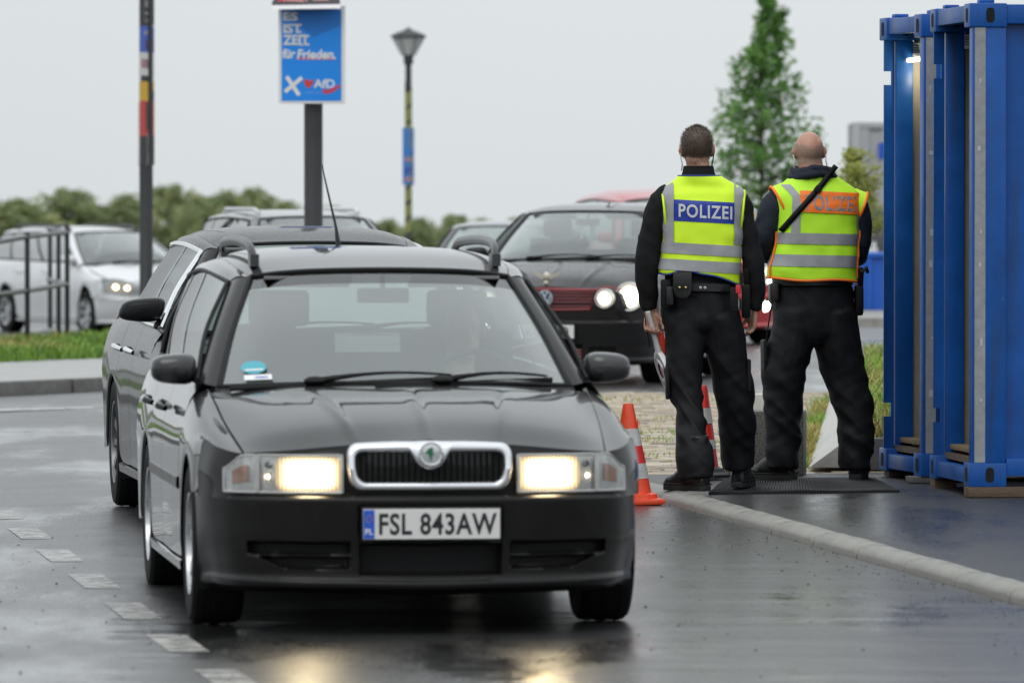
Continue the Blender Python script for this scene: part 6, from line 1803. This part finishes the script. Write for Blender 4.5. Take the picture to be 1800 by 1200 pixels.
# edge-on posters on the left post
def edge_poster(y0, y1, prints, label, yaw, px=258, dd=69.9, w=.46):
    c = P(px, (y0 + y1) / 2, dd); h = (y1 - y0) * 70 / FPX
    t = board(c, w, h, yaw, label)
    for (u0, u1, v0, v1, m) in prints: pr_rect(t, -w / 2 + w * u0, -w / 2 + w * u1, h / 2 - h * v1, h / 2 - h * v0, m)
    return t
PINK = mat('print_pink_2', (.6, .3, .33), .5); FLESH = mat('print_flesh', (.42, .30, .24), .6)
edge_poster(-130, 45, [(0, 1, 0, 1, INK), (.35, .9, .75, .82, PWHITE), (.35, .9, .86, .9, PGREY), (.35, .8, .93, .97, PGREY)], 'black poster with pale lettering at the top of the left lamp post', R(74))
edge_poster(47, 178, [(0, 1, 0, .35, BLUEP), (.3, .9, .06, .12, PWHITE), (.4, 1, .18, .32, PINK), (0, 1, .35, .66, PGREY), (.1, .8, .44, .56, PINK), (.1, .9, .66, .74, INK), (0, 1, .74, 1, YELP), (.6, 1, .86, 1, BLUEP)], 'blue, grey and yellow poster seen nearly edge on, middle of the left lamp post', R(74))
edge_poster(178, 290, [(0, 1, 0, .55, PRED), (.4, .9, .02, .45, FLESH), (0, 1, .55, 1, INK), (.45, .62, .5, 1, PWHITE), (.7, .85, .5, .95, PGREY)], 'red poster with a dark suited figure, lowest on the left lamp post', R(74))
e_ = edge_poster(-20, 178, [(0, 1, 0, 1, INK)], 'dark board clamped to the back of the left lamp post', R(-80), 252, 70.15, .5)
e_ = edge_poster(180, 292, [(0, 1, 0, .7, PRED), (0, 1, .7, 1, INK)], 'red and black board on the rear side of the left lamp post', R(-78), 251, 70.15, .5)
# park lamp farther back
b = P(718, 600, 105)
lt = thing('street_lamp', (b.x, 105, .05), 0, 'park lamp with a conical glass head and a post wound with yellow-green tape', 'street lamp')
ht = P(718, 100, 105).z - .05
MB().lathe([(.09, 0), (.09, .5), (.05, .6), (.048, ht)], 16).build('shaft', POLE, lt)
k = 60
TPM = mat('yellow_green_tape', (.26, .29, .09), .6)
rt_ = random.Random(2); hel = [(a, 1.0 + (ht - 1.45) * a / 60) for a in np.linspace(0, 60, 361)]
MB().grid(np.array([[(.056 * math.cos(a), .056 * math.sin(a), z + dz_ * (1 + .5 * noise.noise((a * .4, 0, 0)))) for a, z in hel] for dz_ in (-.10, .10)])).build('tape', TPM, lt)
for y0, y1 in ((225, 325),):
    z0, z1 = P(0, y1, 105).z, P(0, y0, 105).z
    pt = thing('poster', (b.x, 104.9, (z0 + z1) / 2), R(70), 'small blue poster strapped edge on to the park lamp post', 'poster', 'election posters on the lamp posts')
    MB().box((0, 0, 0), (.45, .02, z1 - z0)).build('board', mat('poster_sky', (.06, .25, .68), .5), pt, smooth=False)
    for z, h, m in ((-.05, .05, PINK), (-.22, .10, BLUEP), (-.35, .06, PINK), (.1, .1, PBLUE)): pr_rect(pt, -.2, .2, z - h / 2, z + h / 2, m, y=-.012)
zz = ht
hd = MB().lathe([(.06, zz - .12), (.075, zz - .1), (.075, zz), (.10, zz + .02)], 20).build('neck', POLE, lt)
MB().lathe([(.10, zz + .02), (.245, zz + .30)], 24, capb=False).build('glass', mat('frosted_lamp_glass', (.80, .81, .78), .3, coat=.4), lt)
MB().lathe([(.0, zz + .05), (.05, zz + .06), (.06, zz + .2), (.0, zz + .22)], 16).build('bulb', mat('bulb_white', (.7, .7, .62), .5), lt)
MB().lathe([(.27, zz + .295), (.275, zz + .32), (.20, zz + .36), (.09, zz + .40), (.03, zz + .43), (.0, zz + .46)], 24).build('cap', POLE, lt)
for a in np.linspace(0, 2 * PI, 7)[:-1]: MB().tube([(.10 * math.cos(a), .10 * math.sin(a), zz + .02), (.25 * math.cos(a), .25 * math.sin(a), zz + .30)], .008, 5).build('rib', POLE, lt)

# ------------------------------------------------------------------ trees
def leafm(n, c, v=.3):
    m = mat(n, c, .6, var=v, vscale=2.5, spec=.3); t = m.node_tree
    b = t.nodes['Principled BSDF']; o = [q for q in t.nodes if q.type == 'OUTPUT_MATERIAL'][0]
    x = t.nodes.new('ShaderNodeMixShader'); x.inputs[0].default_value = .42; tl = t.nodes.new('ShaderNodeBsdfTranslucent'); tl.inputs[0].default_value = (min(1, c[0] * 1.4), min(1, c[1] * 1.4), c[2], 1)
    t.links.new(b.outputs[0], x.inputs[1]); t.links.new(tl.outputs[0], x.inputs[2]); t.links.new(x.outputs[0], o.inputs[0]); return m
LF = [leafm('leaf_green', (.16, .32, .09)), leafm('leaf_dark', (.10, .22, .06)), leafm('leaf_light', (.24, .40, .13))]
LFY = [leafm('leaf_olive', (.36, .40, .12)), leafm('leaf_straw', (.46, .44, .17)), leafm('leaf_mid', (.28, .34, .10))]
LFF = [leafm('far_leaf', (.28, .33, .19)), leafm('far_leaf_dark', (.22, .27, .15)), leafm('far_leaf_light', (.36, .38, .21))]  # greens made paler and greyer, standing in for distance haze
BARK = mat('bark', (.07, .055, .04), .9, var=.4, vscale=20)
def leaves(mb, c, r, n, s, rnd, mi):
    for _ in range(n):
        v = Vector((rnd.gauss(0, 1), rnd.gauss(0, 1), rnd.gauss(0, 1))).normalized() * r * rnd.random() ** .45
        p = c + v
        a = Vector((rnd.gauss(0, 1), rnd.gauss(0, 1), rnd.gauss(0, .7))).normalized(); b_ = a.cross(Vector((rnd.gauss(0, 1), rnd.gauss(0, 1), rnd.gauss(0, 1)))).normalized()
        k = s * rnd.uniform(.6, 1.3)
        mb.add([p - a * k, p + b_ * k * .55, p + a * k, p - b_ * k * .55], [(0, 1, 2, 3)], mi if rnd.random() < .75 else rnd.randrange(3))
def tree(loc, label, prof, n, s, mats, seed, name='tree', limbs=40, cl=.3, grp=None, per=28):
    """prof: [(height, left reach, right reach)] ; limbs leave the trunk and carry leaf clumps"""
    rnd = random.Random(seed)
    t = thing(name, loc, 0, label, 'tree' if name != 'shrub' else 'shrub', grp)
    H = prof[-1][0]
    axis = lambda z: np.interp(z, [p[0] for p in prof], [(p[2] - p[1]) / 2 * .5 for p in prof])
    tr = MB(); zs = np.linspace(0, H * .97, 12)
    tr.tube([(float(axis(z)) if z > prof[0][0] else float(axis(prof[0][0])) * z / max(.01, prof[0][0]), 0, z) for z in zs], [max(.008, H * .013 * (1 - .93 * z / H)) for z in zs], 10)
    cr = MB()
    for k in range(limbs):
        z = prof[0][0] + (H - prof[0][0]) * (k + rnd.random()) / limbs
        l_, r_ = float(np.interp(z, [p[0] for p in prof], [p[1] for p in prof])), float(np.interp(z, [p[0] for p in prof], [p[2] for p in prof]))
        a = k * 2.39996 + rnd.uniform(-.5, .5); reach = (r_ if math.cos(a) > 0 else l_) * (1.25 - .85 * rnd.random() ** 1.3)
        x0 = float(axis(z)); p0 = Vector((x0, 0, max(0.05, z - reach * .35))); p1 = Vector((math.cos(a) * reach, math.sin(a) * (l_ + r_) / 2 * rnd.uniform(.7, 1), z))
        tr.tube([p0, p0.lerp(p1, .5) + Vector((0, 0, -.03)), p1], [max(.006, H * .004), max(.004, H * .0025), .003], 5)
        for q in (1.0, .72, .45):
            if rnd.random() < (.95 if q > .9 else .75):
                c = p0.lerp(p1, q) + Vector((rnd.gauss(0, .1), rnd.gauss(0, .1), rnd.gauss(0, .08))) * (l_ + r_) * .3
                leaves(cr, c, cl * rnd.uniform(.6, 1.15) * (.55 + .45 * min(1, (l_ + r_) / (prof[1][1] + prof[1][2]))), per, s, rnd, rnd.choice([0, 0, 0, 1, 1, 2]))
    tr.build('trunk', BARK, t)
    cr.build('crown', mats, t, smooth=False)
    return t
D_ = 110.0; k_ = D_ / FPX
bx = P(1335, 560, D_)
def pz_(py): return (HY - py) * k_ + HC - .0
prf = [(pz_(430), 70 * k_, 90 * k_), (pz_(370), 85 * k_, 95 * k_), (pz_(300), 85 * k_, 103 * k_), (pz_(215), 84 * k_, 100 * k_), (pz_(180), 80 * k_, 55 * k_), (pz_(140), 45 * k_, 65 * k_), (pz_(100), 40 * k_, 60 * k_), (pz_(60), -0 * k_, 52 * k_), (pz_(20), -30 * k_, 50 * k_), (pz_(-2), -38 * k_, 48 * k_)]
tree((bx.x, D_, 0), 'young slender green tree rising behind the two officers', prf, 0, .05, LF, 3, limbs=135, cl=.20, per=27)
sb = P(1498, 500, 68)
tree((sb.x, 68, .1), 'yellow-green shrub beside the bald officer, before the grey container', [(1.25, .02, .25), (1.45, .12, .32), (1.65, .14, .30), (1.85, .08, .22), (2.02, .02, .08)], 0, .026, LFY, 9, name='shrub', limbs=44, cl=.11)
far_ = [(-330, 366, 60, 1), (-240, 352, 56, 2), (-150, 364, 56, 1), (-40, 372, 60, 0), (30, 360, 52, 1), (118, 342, 46, 2), (175, 368, 30, 0), (222, 352, 34, 1), (300, 335, 42, 2), (352, 352, 30, 0), (395, 346, 36, 1), (445, 340, 34, 2), (505, 362, 30, 0), (575, 372, 34, 1), (620, 388, 30, 0), (680, 392, 26, 1), (740, 390, 26, 2), (800, 384, 30, 0), (850, 392, 28, 1), (920, 388, 34, 2), (1000, 384, 40, 0), (1100, 388, 44, 1), (1200, 384, 40, 2), (1290, 390, 40, 0), (1470, 388, 36, 1), (1560, 386, 40, 2), (1640, 384, 50, 0), (1760, 384, 50, 1)]
protos = []
df = 215.0; kf = df / FPX
for i in range(3):
    H = 2.6
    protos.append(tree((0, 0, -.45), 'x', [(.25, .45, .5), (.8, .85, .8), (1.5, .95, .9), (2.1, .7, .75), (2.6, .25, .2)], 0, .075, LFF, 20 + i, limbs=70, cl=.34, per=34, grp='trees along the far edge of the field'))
word = {0: 'pale green tree', 1: 'dull green bushy tree', 2: 'taller rounded tree'}
def where(px): 
    if px < 0: return 'at the far left end of the distant tree line'
    if px < 250: return 'behind the silver estate car'
    if px < 340: return 'just right of the left lamp post'
    if px < 530: return 'above the grey estate roof, left of the middle lamp post'
    if px < 700: return 'low between the middle lamp post and the park lamp'
    if px < 900: return 'low on the horizon beside the dark grey hatchback'
    if px < 1300: return 'behind the hatchback and the officers'
    return 'behind the blue containers'
seen = {}
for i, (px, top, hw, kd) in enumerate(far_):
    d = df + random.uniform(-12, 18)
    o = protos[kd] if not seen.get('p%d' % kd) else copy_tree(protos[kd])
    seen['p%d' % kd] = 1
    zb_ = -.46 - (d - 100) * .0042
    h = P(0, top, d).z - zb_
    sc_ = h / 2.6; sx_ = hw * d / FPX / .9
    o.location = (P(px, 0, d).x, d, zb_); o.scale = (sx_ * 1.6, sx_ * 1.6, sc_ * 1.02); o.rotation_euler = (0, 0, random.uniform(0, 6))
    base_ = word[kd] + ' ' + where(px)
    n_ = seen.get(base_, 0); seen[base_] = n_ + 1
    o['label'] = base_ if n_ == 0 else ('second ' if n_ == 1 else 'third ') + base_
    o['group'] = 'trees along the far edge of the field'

# ------------------------------------------------------------------ things far behind, right of the officers
GREYC = mat('grey_container', (.44, .445, .45), .55, var=.06, vscale=2)
gx = P(1498, 215, 108)
fc_ = thing('cargo_container', (gx.x, 108, 0), 0, 'tall grey ribbed cargo container in the distance behind the blue containers', 'container')
row = []; x = 0.0; k = 0
while x < 5.9: row += [(x, .04 * (k % 2)), (x + .14, .04 * (k % 2))]; x += .18; k += 1
Hc = gx.z
MB().grid(np.array([[(a + .12, b, z) for a, b in row] for z in (.12, Hc - .1)])).build('ribbed_wall', GREYC, fc_, smooth=False)
mb = MB(); mb.box((.06, .06, Hc / 2), (.12, .16, Hc)); mb.build('corner_post', GREYC, fc_, bevel=.01)
MB().box((3.0, .06, Hc - .05), (6.0, .14, .10)).build('top_rail', GREYC, fc_, bevel=.01)
MB().box((3.0, .06, .06), (6.0, .14, .12)).build('bottom_rail', GREYC, fc_, bevel=.01)
MB().box((3.0, 1.3, Hc / 2), (5.9, 2.3, Hc - .02)).build('body', GREYC, fc_, smooth=False)
kk = 108 / FPX
MB().box((40 * kk + .2, -.012, Hc - 50 * kk), (.30, .01, 28 * kk)).build('blue_mark', BLUEP, fc_, smooth=False)
dv = P(1500, 560, 96)
vn = thing('van', (dv.x, 96, .05), R(-4), 'dark grey van with white lettering, beyond the bald officer', 'van')
VAN = mat('van_grey', (.05, .05, .055), .4, coat=.6)
pts = [(.0, .55), (.08, .40), (.25, .36), (4.4, .36), (4.5, .5), (4.5, 1.1), (4.1, 1.45), (.12, 1.47), (.0, 1.35)]
MB().prism([(x, 0, z) for x, z in pts], (0, 1.7, 0)).build('body', VAN, vn, bevel=.05, fixn=True)
for x in (.8, 3.6): MB().lathe([(.0, -.02), (.2, -.02), (.31, -.01), (.32, .04), (.32, .2)], 24, 'y', (x, .0, .32)).build('wheel', RUBBER, vn)
pr_rect(vn, .10, .34, .86, .92, PWHITE, y=-.008, nm='lettering'); pr_rect(vn, .26, .32, .92, 1.0, PWHITE, y=-.008, nm='lettering'); pr_rect(vn, .12, .5, .52, .57, PGREY, y=-.008)
MB().box((3.4, -.004, 1.15), (.9, .01, .4)).build('window', BLACKGLOSS, vn)
bs = P(1488, 550, 90)
sk = thing('skip', (bs.x, 90, bs.z), 0, 'bright blue steel skip on the road behind the bald officer', 'skip')
SKB = mat('skip_blue', (.012, .11, .52), .45, var=.08, vscale=3)
hS = 106 * 90 / FPX
MB().prism([(0, 0, 0), (3.0, 0, 0), (3.3, 0, hS), (-.2, 0, hS)], (0, 1.4, 0)).build('body', SKB, sk, smooth=False, fixn=True)
MB().box((1.55, -.03, hS - .03), (3.6, .06, .06)).build('rim', SKB, sk, bevel=.01)
for x in (.3, 1.0, 1.7, 2.4): MB().box((x, -.02, hS / 2), (.06, .04, hS - .1)).build('rib', SKB, sk, smooth=False)
# far kerb strip beyond the crossing lane
for i, y in enumerate((84.0,)):
    G = np.array([[(x, y + dy, .085 + z) for x in np.linspace(3, 12, 4)] for dy, z in ((0, 0), (.02, .10), (.3, .11), (5.5, .11))])
    tag(MB().grid(G).build('far_pavement', CONC, sharp=30), kind='structure')
